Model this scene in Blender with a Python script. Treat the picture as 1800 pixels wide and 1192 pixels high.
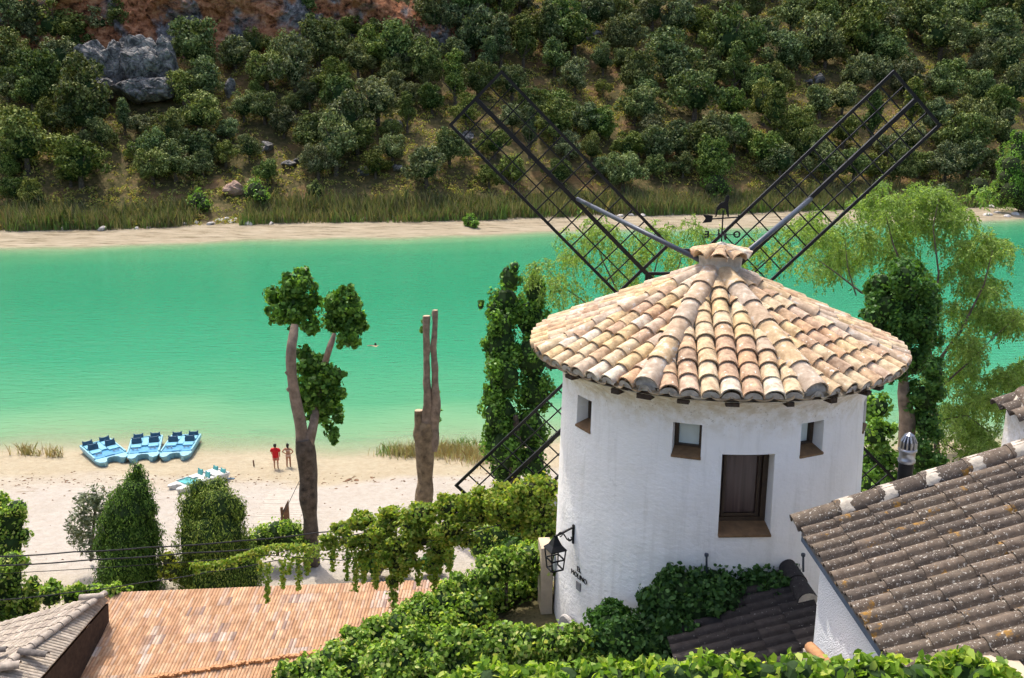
import bpy, bmesh, math, random
import numpy as np
from mathutils import Vector, Matrix

for o in list(bpy.data.objects):
    bpy.data.objects.remove(o, do_unlink=True)
SC = bpy.context.scene
COL = SC.collection
RNG = np.random.default_rng(7)
random.seed(7)
R = math.radians

# ------------------------------------------------------------------ camera
PITCH, FPX, CAMZ = R(14.0), 1600.0, 22.0
cam_data = bpy.data.cameras.new('camera')
cam = bpy.data.objects.new('camera', cam_data)
COL.objects.link(cam)
cam.location = (0, 0, CAMZ)
cam.rotation_euler = (R(90) - PITCH, 0, 0)
cam_data.sensor_width = 36.0
cam_data.lens = 36.0 * FPX / 1800.0
cam_data.clip_end = 1500.0
cam_data.clip_start = 0.1
SC.camera = cam

# ------------------------------------------------------------------ sky, sun, exposure
SUNV = Vector((-0.26, 0.45, 1.0)).normalized()          # towards the sun
world = bpy.data.worlds.new('World')
SC.world = world
world.use_nodes = True
wn = world.node_tree
bg = wn.nodes['Background']
sky = wn.nodes.new('ShaderNodeTexSky')
sky.sky_type = 'NISHITA'
sky.sun_disc = False
sky.sun_elevation = math.asin(SUNV.z)
sky.sun_rotation = math.atan2(SUNV.x, SUNV.y)
sky.air_density = 0.8
sky.dust_density = 4.0
sky.ozone_density = 0.6
wn.links.new(sky.outputs[0], bg.inputs[0])
bg.inputs[1].default_value = 0.15
sun_data = bpy.data.lights.new('sun', 'SUN')
sun_data.energy = 2.0
sun_data.angle = R(0.55)
sun_data.color = (1.0, 0.94, 0.84)
sun = bpy.data.objects.new('sun', sun_data)
COL.objects.link(sun)
sun.rotation_euler = SUNV.to_track_quat('Z', 'Y').to_euler()
SC.view_settings.view_transform = 'Standard'
SC.view_settings.look = 'None'
SC.view_settings.gamma = 1.0
SC.view_settings.exposure = 1.03
SC.view_settings.use_curve_mapping = False
SC.render.engine = 'CYCLES'
SC.cycles.use_denoising = True
SC.cycles.use_adaptive_sampling = True
SC.cycles.adaptive_threshold = 0.04
SC.cycles.max_bounces = 5
SC.cycles.diffuse_bounces = 2
SC.cycles.glossy_bounces = 2
SC.cycles.transmission_bounces = 3
SC.cycles.transparent_max_bounces = 6
SC.cycles.sample_clamp_indirect = 6.0

# ------------------------------------------------------------------ picture-to-place helpers (used to read positions only)
def ray(x, y):
    v = (y - 596.0) / FPX
    return np.array([(x - 900.0) / FPX, math.cos(PITCH) - v * math.sin(PITCH), -(math.sin(PITCH) + v * math.cos(PITCH))])
CAM = np.array([0, 0, CAMZ])
def at_z(x, y, z):
    r = ray(x, y); return CAM + r * ((z - CAMZ) / r[2])
def at_y(x, y, Y):
    r = ray(x, y); return CAM + r * (Y / r[1])
def at_t(x, y, t):
    return CAM + ray(x, y) * t

def vnoise(x, y, seed=0):
    x = np.asarray(x, float); y = np.asarray(y, float)
    xi = np.floor(x).astype(np.int64); yi = np.floor(y).astype(np.int64)
    fx = x - xi; fy = y - yi
    fx = fx * fx * (3 - 2 * fx); fy = fy * fy * (3 - 2 * fy)
    def h(a, b):
        n = (a * 374761393 + b * 668265263 + seed * 974634777) & 0x7fffffff
        n = ((n ^ (n >> 13)) * 1274126177) & 0x7fffffff
        return ((n ^ (n >> 16)) & 0xffff) / 65535.0
    return (h(xi, yi) * (1 - fx) + h(xi + 1, yi) * fx) * (1 - fy) + (h(xi, yi + 1) * (1 - fx) + h(xi + 1, yi + 1) * fx) * fy
def fbm(x, y, seed=0, oct=4):
    s = 0; a = 0.5
    for i in range(oct):
        s = s + a * vnoise(np.asarray(x) * 2 ** i, np.asarray(y) * 2 ** i, seed + i); a *= 0.5
    return s
def sstep(a, b, x):
    t = np.clip((np.asarray(x, float) - a) / (b - a), 0, 1); return t * t * (3 - 2 * t)

def near_shore(x):
    return 57.2 + 0.02 * x + 0.9 * np.sin(np.asarray(x) * 0.21 + 1.0) + 0.35 * np.sin(np.asarray(x) * 0.7)
def far_shore(x):
    return 171.0 + 0.22 * np.asarray(x) + 1.3 * np.sin(np.asarray(x) * 0.11) + 0.6 * np.sin(np.asarray(x) * 0.37)
def cliff_line(x):
    return far_shore(x) + 84 + 6 * (vnoise(np.asarray(x) * 0.05, 3.3, 5) - 0.5)
def ground_z(x, y):
    x = np.asarray(x, float); y = np.asarray(y, float)
    yn, yf = near_shore(x), far_shore(x)
    d = np.minimum(y - yn, yf - y)
    lake = -np.minimum(0.055 * d, 4.0)
    b = yn - y
    beach = np.clip(0.045 * b, 0, 0.72) + sstep(14, 28, b) * 0.6 + 0.05 * (fbm(x * 0.9, y * 0.9, 2) - 0.5) * sstep(0, 3, b)
    near = np.maximum(beach, np.minimum(21.0 - 0.75 * y, 15.2))
    edge = np.where(x > 0.4, 13.9, 10.5 + (x + 2.6) * 0.733)
    near = near + (15.2 - near) * sstep(0.35, -0.35, y - edge) * sstep(-3.2, -2.2, x)
    e = y - yf
    slope = np.clip(e - 17, 0, 150)
    far = np.clip(0.085 * e, 0, 1.3) + 0.52 * slope + sstep(17, 40, e) * (6.5 * (fbm(x * 0.035, y * 0.035, 11) - 0.47) + 1.6 * (fbm(x * 0.16, y * 0.16, 12) - 0.47))
    far = far + 13.0 * sstep(-2, 2, y - cliff_line(x)) * sstep(4, -10, x)
    far = far + 0.22 * (fbm(x * 0.5, y * 0.5, 9) - 0.5) * sstep(0, 4, e)
    return np.where(y < yn, near, np.where(y > yf, far, lake))
def on_ground(x, y, t0=20.0, t1=420.0):
    r = ray(x, y)
    t = np.arange(t0, t1, 0.4)
    P = CAM[None] + r[None] * t[:, None]
    hit = np.nonzero(P[:, 2] < ground_z(P[:, 0], P[:, 1]))[0]
    return P[hit[0]] if len(hit) else P[-1]

# ------------------------------------------------------------------ materials
MATS = {}
def _new(name):
    m = bpy.data.materials.new(name); m.use_nodes = True
    nt = m.node_tree
    MATS[name] = m
    return m, nt, nt.nodes['Principled BSDF'], nt.nodes['Material Output']
def ramp(nt, fac, cols, interp='LINEAR'):
    r = nt.nodes.new('ShaderNodeValToRGB')
    r.color_ramp.interpolation = interp
    e = r.color_ramp.elements
    while len(e) > 1: e.remove(e[-1])
    for i, (p, c) in enumerate(cols):
        el = e[0] if i == 0 else e.new(p)
        el.position = p
        el.color = (c[0], c[1], c[2], 1)
    nt.links.new(fac, r.inputs[0])
    return r.outputs[0]
def noise(nt, scale, detail=4, rough=0.55, dist=0.0, coord='pos', stretch=None):
    g = nt.nodes.new('ShaderNodeNewGeometry') if coord == 'pos' else nt.nodes.new('ShaderNodeTexCoord')
    src = g.outputs['Position'] if coord == 'pos' else g.outputs['Object']
    if stretch:
        mp = nt.nodes.new('ShaderNodeMapping'); mp.inputs['Scale'].default_value = stretch
        nt.links.new(src, mp.inputs[0]); src = mp.outputs[0]
    n = nt.nodes.new('ShaderNodeTexNoise')
    n.inputs['Scale'].default_value = scale; n.inputs['Detail'].default_value = min(detail, 4)
    n.inputs['Roughness'].default_value = rough; n.inputs['Distortion'].default_value = dist
    nt.links.new(src, n.inputs['Vector'])
    return n.outputs[0]
def mixc(nt, fac, a, b, mode='MIX'):
    m = nt.nodes.new('ShaderNodeMix'); m.data_type = 'RGBA'; m.blend_type = mode
    for v, s in ((fac, m.inputs[0]), (a, m.inputs[6]), (b, m.inputs[7])):
        if isinstance(v, (int, float)): s.default_value = v
        elif isinstance(v, tuple): s.default_value = (v[0], v[1], v[2], 1)
        else: nt.links.new(v, s)
    return m.outputs[2]
def mth(nt, op, a, b=None, c=None, clamp=False):
    m = nt.nodes.new('ShaderNodeMath'); m.operation = op; m.use_clamp = clamp
    for i, v in enumerate((a, b, c)):
        if v is None: continue
        if isinstance(v, (int, float)): m.inputs[i].default_value = v
        else: nt.links.new(v, m.inputs[i])
    return m.outputs[0]
def bump(nt, bsdf, h, strength, dist=0.02, prev=None):
    b = nt.nodes.new('ShaderNodeBump'); b.inputs['Strength'].default_value = strength; b.inputs['Distance'].default_value = dist
    nt.links.new(h, b.inputs['Height'])
    if prev is not None: nt.links.new(prev, b.inputs['Normal'])
    nt.links.new(b.outputs[0], bsdf.inputs['Normal'])
    return b.outputs[0]
def plain(name, col, rough=0.7, metal=0.0, var=0.25, vscale=6.0, bmp=0.0, bscale=30.0, bdist=0.01, coord='pos', spec=0.3):
    m, nt, b, out = _new(name)
    n = noise(nt, vscale, 5, 0.6, coord=coord)
    lo = tuple(c * (1 - var) for c in col); hi = tuple(min(1, c * (1 + var)) for c in col)
    nt.links.new(ramp(nt, n, [(0.3, lo), (0.7, hi)]), b.inputs['Base Color'])
    b.inputs['Roughness'].default_value = rough; b.inputs['Metallic'].default_value = metal
    b.inputs['Specular IOR Level'].default_value = spec
    if bmp: bump(nt, b, noise(nt, bscale, 5, 0.6, coord=coord), bmp, bdist)
    return m
def leafmat(name, cols, trans=0.3, rough=0.55, patch=0.0, gain=1.6, spec=0.2):
    """cols: list of leaf colours, one picked per leaf."""
    m, nt, b, out = _new(name)
    nc = max(1, len(cols) - 1)
    cols = [tuple(min(0.6, c * gain * (0.7 + 0.55 * i / nc)) for c in cc) for i, cc in enumerate(cols)]  # stops spread wider: sunlit and shaded leaf contrast put into the colours
    g = nt.nodes.new('ShaderNodeNewGeometry')
    col = ramp(nt, g.outputs['Random Per Island'], [(i / max(1, len(cols) - 1), c) for i, c in enumerate(cols)])
    if patch:
        oi = nt.nodes.new('ShaderNodeObjectInfo')
        f = mth(nt, 'MULTIPLY_ADD', oi.outputs['Random'], 2 * patch, 1 - patch)
        hs = nt.nodes.new('ShaderNodeHueSaturation')
        nt.links.new(col, hs.inputs['Color']); nt.links.new(f, hs.inputs['Value'])
        hue = mth(nt, 'MULTIPLY_ADD', mth(nt, 'FRACT', mth(nt, 'MULTIPLY', oi.outputs['Random'], 17.3)), 0.06, 0.475)
        nt.links.new(hue, hs.inputs['Hue'])
        sat = mth(nt, 'MULTIPLY_ADD', mth(nt, 'FRACT', mth(nt, 'MULTIPLY', oi.outputs['Random'], 7.7)), 0.4, 0.75)
        nt.links.new(sat, hs.inputs['Saturation'])
        col = hs.outputs[0]
    nt.links.new(col, b.inputs['Base Color'])
    b.inputs['Roughness'].default_value = rough
    b.inputs['Specular IOR Level'].default_value = spec
    t = nt.nodes.new('ShaderNodeBsdfTranslucent')
    tc = mixc(nt, 1.0, col, (1.25, 1.25, 0.5), 'MULTIPLY')
    nt.links.new(tc, t.inputs[0])
    mx = nt.nodes.new('ShaderNodeMixShader'); mx.inputs[0].default_value = trans
    nt.links.new(b.outputs[0], mx.inputs[1]); nt.links.new(t.outputs[0], mx.inputs[2])
    nt.links.new(mx.outputs[0], out.inputs[0])
    return m
def tilemat(name, cols, spots=None, rough=0.85, mott=0.35, mscale=9.0, by='object', spotscale=26.0, spotthr=0.62, moss=None):
    m, nt, b, out = _new(name)
    if by == 'object': rnd = nt.nodes.new('ShaderNodeObjectInfo').outputs['Random']
    else: rnd = nt.nodes.new('ShaderNodeNewGeometry').outputs['Random Per Island']
    col = ramp(nt, rnd, cols, 'CONSTANT')
    n = noise(nt, mscale, 6, 0.65)
    col = mixc(nt, mott, col, ramp(nt, n, [(0.35, (0.25, 0.2, 0.16)), (0.5, (0.5, 0.5, 0.5)), (0.7, (0.95, 0.9, 0.82))]), 'OVERLAY')
    if moss:
        mf = ramp(nt, noise(nt, moss[1], 4, 0.7), [(moss[2], (0, 0, 0)), (moss[2] + 0.06, (1, 1, 1))])
        col = mixc(nt, mf, col, moss[0])
    if spots:
        sp = ramp(nt, noise(nt, spotscale, 3, 0.75), [(spotthr, (0, 0, 0)), (spotthr + 0.05, (1, 1, 1))])
        col = mixc(nt, sp, col, spots)
    nt.links.new(col, b.inputs['Base Color'])
    b.inputs['Roughness'].default_value = rough
    b.inputs['Specular IOR Level'].default_value = 0.2
    bump(nt, b, noise(nt, 40, 4, 0.7), 0.35, 0.01)
    return m

def MB_attr(me, name, vals):
    a = me.attributes.new(name, 'FLOAT', 'POINT'); a.data.foreach_set('value', np.asarray(vals, dtype=np.float32))

# ------------------------------------------------------------------ mesh helpers
def tag(o, label=None, cat=None, group=None, kind=None):
    if label: o['label'] = label
    if cat: o['category'] = cat
    if group: o['group'] = group
    if kind: o['kind'] = kind
    return o
def wloc(o):
    v = Vector((0, 0, 0))
    while o is not None:
        v = v + o.location; o = o.parent
    return v
def empty(name, loc, label=None, cat=None, group=None):
    o = bpy.data.objects.new(name, None); COL.objects.link(o)
    o.empty_display_size = 0.3
    o.location = tuple(float(c) for c in loc)
    return tag(o, label, cat, group)
def link(name, me, parent=None, loc=None):
    o = bpy.data.objects.new(name, me); COL.objects.link(o)
    if parent is not None: o.parent = parent
    if loc is not None: o.location = loc
    return o
class MB:
    def __init__(s): s.v = []; s.f = []
    def add(s, vs, fs):
        n = len(s.v); s.v += [tuple(v) for v in vs]; s.f += [tuple(i + n for i in f) for f in fs]; return s
    def box(s, c, size, rz=0.0, mat=None):
        x, y, z = size[0] / 2, size[1] / 2, size[2] / 2
        vs = [Vector((sx * x, sy * y, sz * z)) for sz in (-1, 1) for sy in (-1, 1) for sx in (-1, 1)]
        m = mat if mat is not None else Matrix.Rotation(rz, 3, 'Z')
        vs = [m @ v + Vector(c) for v in vs]
        return s.add(vs, [(0, 2, 3, 1), (4, 5, 7, 6), (0, 1, 5, 4), (2, 6, 7, 3), (0, 4, 6, 2), (1, 3, 7, 5)])
    def bar(s, a, b, w, h=None, up=(0, 0, 1)):
        a = Vector(a); b = Vector(b); d = b - a; L = d.length
        if L < 1e-6: return s
        d.normalize(); h = h or w
        u = Vector(up); x = d.cross(u)
        if x.length < 1e-4: x = d.cross(Vector((1, 0, 0)))
        x.normalize(); z = x.cross(d)
        m = Matrix((x, d, z)).transposed()
        return s.box((a + b) / 2, (w, L, h), mat=m)
    def tube(s, pts, rad, seg=8, cap=True):
        pts = [Vector(p) for p in pts]
        if not hasattr(rad, '__len__'): rad = [rad] * len(pts)
        vs = []; fs = []; px = None
        for i, p in enumerate(pts):
            d = (pts[min(i + 1, len(pts) - 1)] - pts[max(i - 1, 0)]).normalized()
            if px is None:
                px = d.orthogonal().normalized()
            else:
                px = (px - d * px.dot(d))
                px = px.normalized() if px.length > 1e-5 else d.orthogonal().normalized()
            py = d.cross(px)
            for k in range(seg):
                a = 2 * math.pi * k / seg
                vs.append(p + (px * math.cos(a) + py * math.sin(a)) * rad[i])
        for i in range(len(pts) - 1):
            for k in range(seg):
                k2 = (k + 1) % seg
                fs.append((i * seg + k, i * seg + k2, (i + 1) * seg + k2, (i + 1) * seg + k))
        if cap:
            fs.append(tuple(reversed(range(seg)))); fs.append(tuple((len(pts) - 1) * seg + k for k in range(seg)))
        return s.add(vs, fs)
    def lathe(s, prof, c=(0, 0, 0), seg=24, a0=0.0, a1=2 * math.pi):
        full = abs(a1 - a0 - 2 * math.pi) < 1e-6
        n = seg if full else seg + 1
        vs = [(c[0] + r * math.cos(a0 + (a1 - a0) * k / seg), c[1] + r * math.sin(a0 + (a1 - a0) * k / seg), c[2] + z) for r, z in prof for k in range(n)]
        fs = []
        for i in range(len(prof) - 1):
            for k in range(seg):
                k2 = (k + 1) % n
                fs.append((i * n + k, i * n + k2, (i + 1) * n + k2, (i + 1) * n + k))
        return s.add(vs, fs)
    def prism(s, outline, z0, z1, frame=None):
        n = len(outline)
        vs = [(p[0], p[1], z0) for p in outline] + [(p[0], p[1], z1) for p in outline]
        if frame is not None: vs = [frame @ Vector(v) for v in vs]
        fs = [tuple(reversed(range(n))), tuple(range(n, 2 * n))] + [(i, (i + 1) % n, n + (i + 1) % n, n + i) for i in range(n)]
        return s.add(vs, fs)
    def mesh(s, name, mat, off=None, smooth=False):
        me = bpy.data.meshes.new(name)
        vs = s.v if off is None else [(v[0] - off[0], v[1] - off[1], v[2] - off[2]) for v in s.v]
        me.from_pydata([tuple(float(c) for c in v) for v in vs], [], s.f)
        if mat is not None: me.materials.append(MATS[mat] if isinstance(mat, str) else mat)
        if smooth: me.polygons.foreach_set('use_smooth', [True] * len(me.polygons))
        me.update()
        return me
    def build(s, name, mat, parent=None, smooth=False, kind=None):
        """vertices are in place coordinates; stored relative to the parent"""
        if parent is None:
            c = np.array(s.v, float); base = Vector(((c[:, 0].min() + c[:, 0].max()) / 2, (c[:, 1].min() + c[:, 1].max()) / 2, c[:, 2].min()))
            o = link(name, s.mesh(name, mat, base, smooth), None, base)
        else:
            o = link(name, s.mesh(name, mat, wloc(parent), smooth), parent)
        if kind: o['kind'] = kind
        return o
def rough_tube(pts, rad, seg=14, amp=0.22, step=0.3, seed=0, freq=1.0):
    """a bough: the tube through pts, resampled and made lumpy and ridged"""
    pts = np.array([list(p) for p in pts], float); rad = np.array(rad, float)
    d = np.concatenate([[0], np.cumsum(np.linalg.norm(np.diff(pts, axis=0), axis=1))])
    n = max(4, int(d[-1] / step)); s = np.linspace(0, d[-1], n)
    P = np.stack([np.interp(s, d, pts[:, i]) for i in range(3)], -1)
    for _ in range(2): P[1:-1] = (P[:-2] + 2 * P[1:-1] + P[2:]) / 4
    r = np.interp(s, d, rad) * (1 + amp * 1.2 * (vnoise(s * freq * 1.1, 0.5, seed) - 0.5))
    P = P + (np.stack([vnoise(s * freq * .8, 7.5, seed), vnoise(s * freq * .8, 9.5, seed), 0.5 + 0 * s], -1) - 0.5) * r[:, None] * 0.5
    b = MB().tube(P, list(r), seg)
    V = np.array([list(v) for v in b.v]); 
    for i in range(n):
        k = np.arange(seg); a = 2 * math.pi * k / seg
        f = 1 + amp * (vnoise(np.cos(a) * 1.9 + 5, np.sin(a) * 1.9 + s[i] * 0.35 * freq, seed + 3) - 0.5) * 1.6
        V[i * seg:(i + 1) * seg] = P[i] + (V[i * seg:(i + 1) * seg] - P[i]) * f[:, None]
    b.v = [tuple(v) for v in V]
    return b
def smooth_angle(o, ang=40):
    me = o.data
    me.polygons.foreach_set('use_smooth', [True] * len(me.polygons))
    try: me.set_sharp_from_angle(angle=R(ang))
    except Exception: pass
    return o

# ------------------------------------------------------------------ leaves
def unit(v):
    return v / np.maximum(np.linalg.norm(v, axis=1, keepdims=True), 1e-9)
def leaf_arrays(P, N, size, aspect=0.55, droop=0.0, wild=0.6, long_dir=None, rng=RNG, shape=4):
    n = len(P)
    size = np.broadcast_to(np.asarray(size, float), (n,)) * rng.uniform(0.7, 1.3, n)
    Nn = unit(N + wild * rng.normal(size=(n, 3)))
    L = rng.normal(size=(n, 3)) if long_dir is None else np.broadcast_to(np.asarray(long_dir, float), (n, 3)) + 0.45 * rng.normal(size=(n, 3))
    L[:, 2] -= droop
    L = L - Nn * np.sum(L * Nn, 1, keepdims=True)
    L = unit(L)
    W = np.cross(Nn, L)
    hl = (size * 0.5)[:, None]; hw = hl * aspect
    if shape == 4:
        V = np.stack([P - L * hl, P + W * hw - L * hl * 0.1, P + L * hl - Nn * hl * 0.25, P - W * hw - L * hl * 0.1], 1)
        F = np.arange(n * 4).reshape(n, 4)
    else:   # six-cornered leaf with a folded midrib
        V = np.stack([P - L * hl, P + W * hw * 0.9 - L * hl * 0.35 + Nn * hl * 0.12, P + W * hw * 0.7 + L * hl * 0.35 + Nn * hl * 0.06, P + L * hl - Nn * hl * 0.3,
                      P - W * hw * 0.7 + L * hl * 0.35 + Nn * hl * 0.06, P - W * hw * 0.9 - L * hl * 0.35 + Nn * hl * 0.12], 1)
        F = np.arange(n * 6).reshape(n, 6)
    return V.reshape(-1, 3), F
def poly_mesh(name, V, F, mat, off=None):
    me = bpy.data.meshes.new(name)
    V = np.asarray(V, np.float64)
    if off is not None: V = V - np.asarray(off, float)[None]
    k = F.shape[1]
    me.vertices.add(len(V)); me.vertices.foreach_set('co', V.astype(np.float32).ravel())
    me.loops.add(F.size); me.loops.foreach_set('vertex_index', F.astype(np.int32).ravel())
    me.polygons.add(len(F)); me.polygons.foreach_set('loop_start', np.arange(0, F.size, k, dtype=np.int32))
    me.materials.append(MATS[mat])
    me.update(calc_edges=True)
    return me
def leaf_obj(name, P, N, size, mat, parent=None, kind=None, **kw):
    V, F = leaf_arrays(np.asarray(P, float), np.asarray(N, float), size, **kw)
    off = wloc(parent) if parent is not None else None
    o = link(name, poly_mesh(name, V, F, mat, off), parent)
    if kind: o['kind'] = kind
    return o
def blob_points(ells, n, shell=0.35, rng=RNG, cull=0.78, zmin=None):
    """points and outward normals on the shells of a cluster of ellipsoids [(centre, radii)]"""
    C = np.array([e[0] for e in ells], float); A = np.array([np.broadcast_to(e[1], 3) for e in ells], float)
    w = (A[:, 0] * A[:, 1] + A[:, 1] * A[:, 2] + A[:, 0] * A[:, 2]); w = w / w.sum()
    outP = []; outN = []; got = 0
    for _ in range(12):
        m = int((n - got) * 1.6) + 50
        i = rng.choice(len(ells), m, p=w)
        d = unit(rng.normal(size=(m, 3)))
        r = 1 - shell * rng.random(m) ** 1.7 + np.where(rng.random(m) < 0.16, rng.random(m) ** 1.5 * 0.30, 0)
        r = r * (1 + 0.16 * (vnoise(d[:, 0] * 2.3 + 31 + i * 3.7, d[:, 1] * 2.3 + d[:, 2] * 2.1 + 17, 5) - 0.5) * 2)
        P = C[i] + d * A[i] * r[:, None]
        ok = np.ones(m, bool)
        if zmin is not None: ok &= P[:, 2] > zmin
        if cull and len(ells) > 1:
            for j in range(len(ells)):
                q = np.sum(((P - C[j]) / A[j]) ** 2, 1)
                ok &= (i == j) | (q > cull * cull)
        outP.append(P[ok]); outN.append(unit(d[ok] / A[i][ok])); got += ok.sum()
        if got >= n: break
    return np.concatenate(outP)[:n], np.concatenate(outN)[:n]
def clumpy(ells, k=7, f=0.42, seed=1, up=0.25):
    """smaller clumps set on the surface of each lobe, so that a crown breaks into light and dark tufts"""
    rs = np.random.default_rng(seed); out = []
    for c, a in ells:
        a = np.broadcast_to(a, 3)
        for _ in range(k):
            d = rs.normal(size=3); d[2] += up; d /= np.linalg.norm(d)
            s = f * rs.uniform(.65, 1.25)
            out.append((np.asarray(c) + d * a * rs.uniform(.72, 1.0), a * s))
    return out
def tuft_points(ells, n, k=7, f=0.42, seed=1, shell=.5, cull=.55):
    sub = clumpy(ells, k, f, seed)
    P1, N1 = blob_points(sub, int(n * .72), shell, cull=0)
    P2, N2 = blob_points(ells, n - int(n * .72), shell, cull=cull)
    C = [np.asarray(e[0]) for e in ells]; A = [np.broadcast_to(e[1], 3) for e in ells]
    ok = np.ones(len(P1), bool)
    for c, a in zip(C, A): ok &= np.sum(((P1 - c) / a) ** 2, 1) > cull * cull
    return np.concatenate([P1[ok], P2]), np.concatenate([N1[ok], N2])
def core_mesh(ells, f=0.8):  # solid body filling the foliage; its dark colour stands for inner shade
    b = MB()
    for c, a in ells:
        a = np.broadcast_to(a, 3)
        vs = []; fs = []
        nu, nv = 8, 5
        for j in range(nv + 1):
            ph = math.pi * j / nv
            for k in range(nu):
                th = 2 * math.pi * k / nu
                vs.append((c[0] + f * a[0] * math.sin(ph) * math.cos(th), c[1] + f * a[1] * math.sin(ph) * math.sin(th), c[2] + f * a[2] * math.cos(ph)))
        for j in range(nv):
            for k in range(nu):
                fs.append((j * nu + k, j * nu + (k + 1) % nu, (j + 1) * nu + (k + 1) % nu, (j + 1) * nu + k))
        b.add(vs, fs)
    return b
# ------------------------------------------------------------------ material library
def make_materials():
    # ground: dry sand, wet sand, hill soil (weights stored on the sheet)
    m, nt, b, out = _new('ground')
    def attr(n):
        a = nt.nodes.new('ShaderNodeAttribute'); a.attribute_name = n; return a.outputs['Fac']
    big = noise(nt, 0.35, 5, 0.6); fine = noise(nt, 2.6, 6, 0.7)
    sand = mixc(nt, 0.45, ramp(nt, big, [(0.3, (0.361, 0.318, 0.262)), (0.7, (0.400, 0.365, 0.318))]), ramp(nt, fine, [(0.3, (0.301, 0.258, 0.206)), (0.62, (0.413, 0.378, 0.331))]))
    wet = mixc(nt, 0.5, ramp(nt, big, [(0.3, (0.332, 0.271, 0.179)), (0.7, (0.384, 0.333, 0.233))]), ramp(nt, fine, [(0.3, (0.271, 0.219, 0.140)), (0.65, (0.402, 0.352, 0.253))]))
    soil = mixc(nt, 0.5, ramp(nt, noise(nt, 0.12, 5, 0.6), [(0.36, (0.045, 0.05, 0.018)), (0.52, (0.105, 0.092, 0.036)), (0.68, (0.24, 0.125, 0.06))]),
                ramp(nt, noise(nt, 0.9, 6, 0.7), [(0.33, (0.03, 0.032, 0.012)), (0.5, (0.10, 0.08, 0.033)), (0.7, (0.28, 0.18, 0.10))]))
    farb = ramp(nt, noise(nt, 0.5, 6, 0.75, stretch=(0.35, 1.6, 1)), [(0.33, (0.153, 0.122, 0.077)), (0.47, (0.288, 0.239, 0.162)), (0.7, (0.387, 0.333, 0.248))])
    debris = ramp(nt, noise(nt, 1.3, 6, 0.8, stretch=(0.5, 2.2, 1)), [(0.6, (0, 0, 0)), (0.68, (1, 1, 1))])
    col = mixc(nt, attr('wet'), sand, wet)
    col = mixc(nt, attr('farbeach'), col, farb)
    col = mixc(nt, mth(nt, 'MULTIPLY', attr('debris'), debris), col, (0.2, 0.14, 0.08))
    col = mixc(nt, attr('soil'), col, soil)
    nt.links.new(col, b.inputs['Base Color'])
    b.inputs['Roughness'].default_value = 0.95
    b.inputs['Specular IOR Level'].default_value = 0.1
    bump(nt, b, noise(nt, 1.6, 7, 0.72), 0.55, 0.35)
    # lake
    m, nt, b, out = _new('lake_water')
    a = nt.nodes.new('ShaderNodeAttribute'); a.attribute_name = 'depth'
    var = noise(nt, 0.03, 4, 0.55, stretch=(1, 2.2, 1))
    dd = mth(nt, 'ADD', a.outputs['Fac'], mth(nt, 'MULTIPLY', mth(nt, 'SUBTRACT', var, 0.5), 0.5))
    dn = mth(nt, 'DIVIDE', dd, 4.5, clamp=True)
    col = ramp(nt, dn, [(0.0, (0.31, 0.43, 0.24)), (0.06, (0.17, 0.35, 0.178)), (0.14, (0.06, 0.255, 0.122)), (0.3, (0.026, 0.225, 0.11)), (0.6, (0.019, 0.21, 0.102)), (1.0, (0.016, 0.195, 0.092))])
    weed_sheen = ramp(nt, noise(nt, 0.09, 3, 0.5, stretch=(1, 2.5, 1)), [(0.63, (0, 0, 0)), (0.74, (1, 1, 1))])
    col = mixc(nt, mth(nt, 'MULTIPLY', weed_sheen, 0.42), col, (0.05, 0.24, 0.13))  # weed tone, strengthened so wind-patch sheen is painted into the water colour
    nt.links.new(col, b.inputs['Base Color'])
    alpha = mth(nt, 'SUBTRACT', 1.0, mth(nt, 'EXPONENT', mth(nt, 'MULTIPLY', a.outputs['Fac'], -5.0)), clamp=True)
    nt.links.new(alpha, b.inputs['Alpha'])
    b.inputs['Roughness'].default_value = 0.16
    b.inputs['IOR'].default_value = 1.33
    b.inputs['Specular IOR Level'].default_value = 0.14
    rip = noise(nt, 1.0, 3, 0.6, 0.4, stretch=(0.55, 1.7, 1)); rip2 = noise(nt, 3.6, 2, 0.5, 0.3, stretch=(0.6, 1.5, 1))
    bump(nt, b, mth(nt, 'ADD', rip, mth(nt, 'MULTIPLY', rip2, 0.35)), 0.45, 0.18)
    # rocks
    m, nt, b, out = _new('cliff_rock')
    n1 = noise(nt, 0.09, 5, 0.6, 0.6); n2 = noise(nt, 0.55, 4, 0.75, 0.2, stretch=(1, 0.6, 1.1))
    grey = ramp(nt, n2, [(0.36, (0.03, 0.03, 0.032)), (0.5, (0.14, 0.135, 0.135)), (0.66, (0.30, 0.285, 0.27))])
    red = ramp(nt, n2, [(0.35, (0.05, 0.022, 0.012)), (0.5, (0.31, 0.125, 0.06)), (0.66, (0.5, 0.25, 0.13))])
    col = mixc(nt, ramp(nt, n1, [(0.40, (0, 0, 0)), (0.50, (1, 1, 1))]), grey, red)
    nt.links.new(col, b.inputs['Base Color']); b.inputs['Roughness'].default_value = 0.95; b.inputs['Specular IOR Level'].default_value = 0.1
    bump(nt, b, n2, 0.9, 0.6)
    m, nt, b, out = _new('grey_rock')
    n2 = noise(nt, 0.7, 8, 0.72, 0.5)
    cr = nt.nodes.new('ShaderNodeTexVoronoi'); cr.feature = 'DISTANCE_TO_EDGE'; cr.inputs['Scale'].default_value = 0.55
    g = nt.nodes.new('ShaderNodeNewGeometry'); nt.links.new(g.outputs['Position'], cr.inputs['Vector'])
    col = ramp(nt, n2, [(0.36, (0.035, 0.034, 0.034)), (0.5, (0.13, 0.125, 0.12)), (0.62, (0.26, 0.245, 0.225)), (0.72, (0.27, 0.16, 0.085))])
    nt.links.new(col, b.inputs['Base Color']); b.inputs['Roughness'].default_value = 0.95
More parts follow.
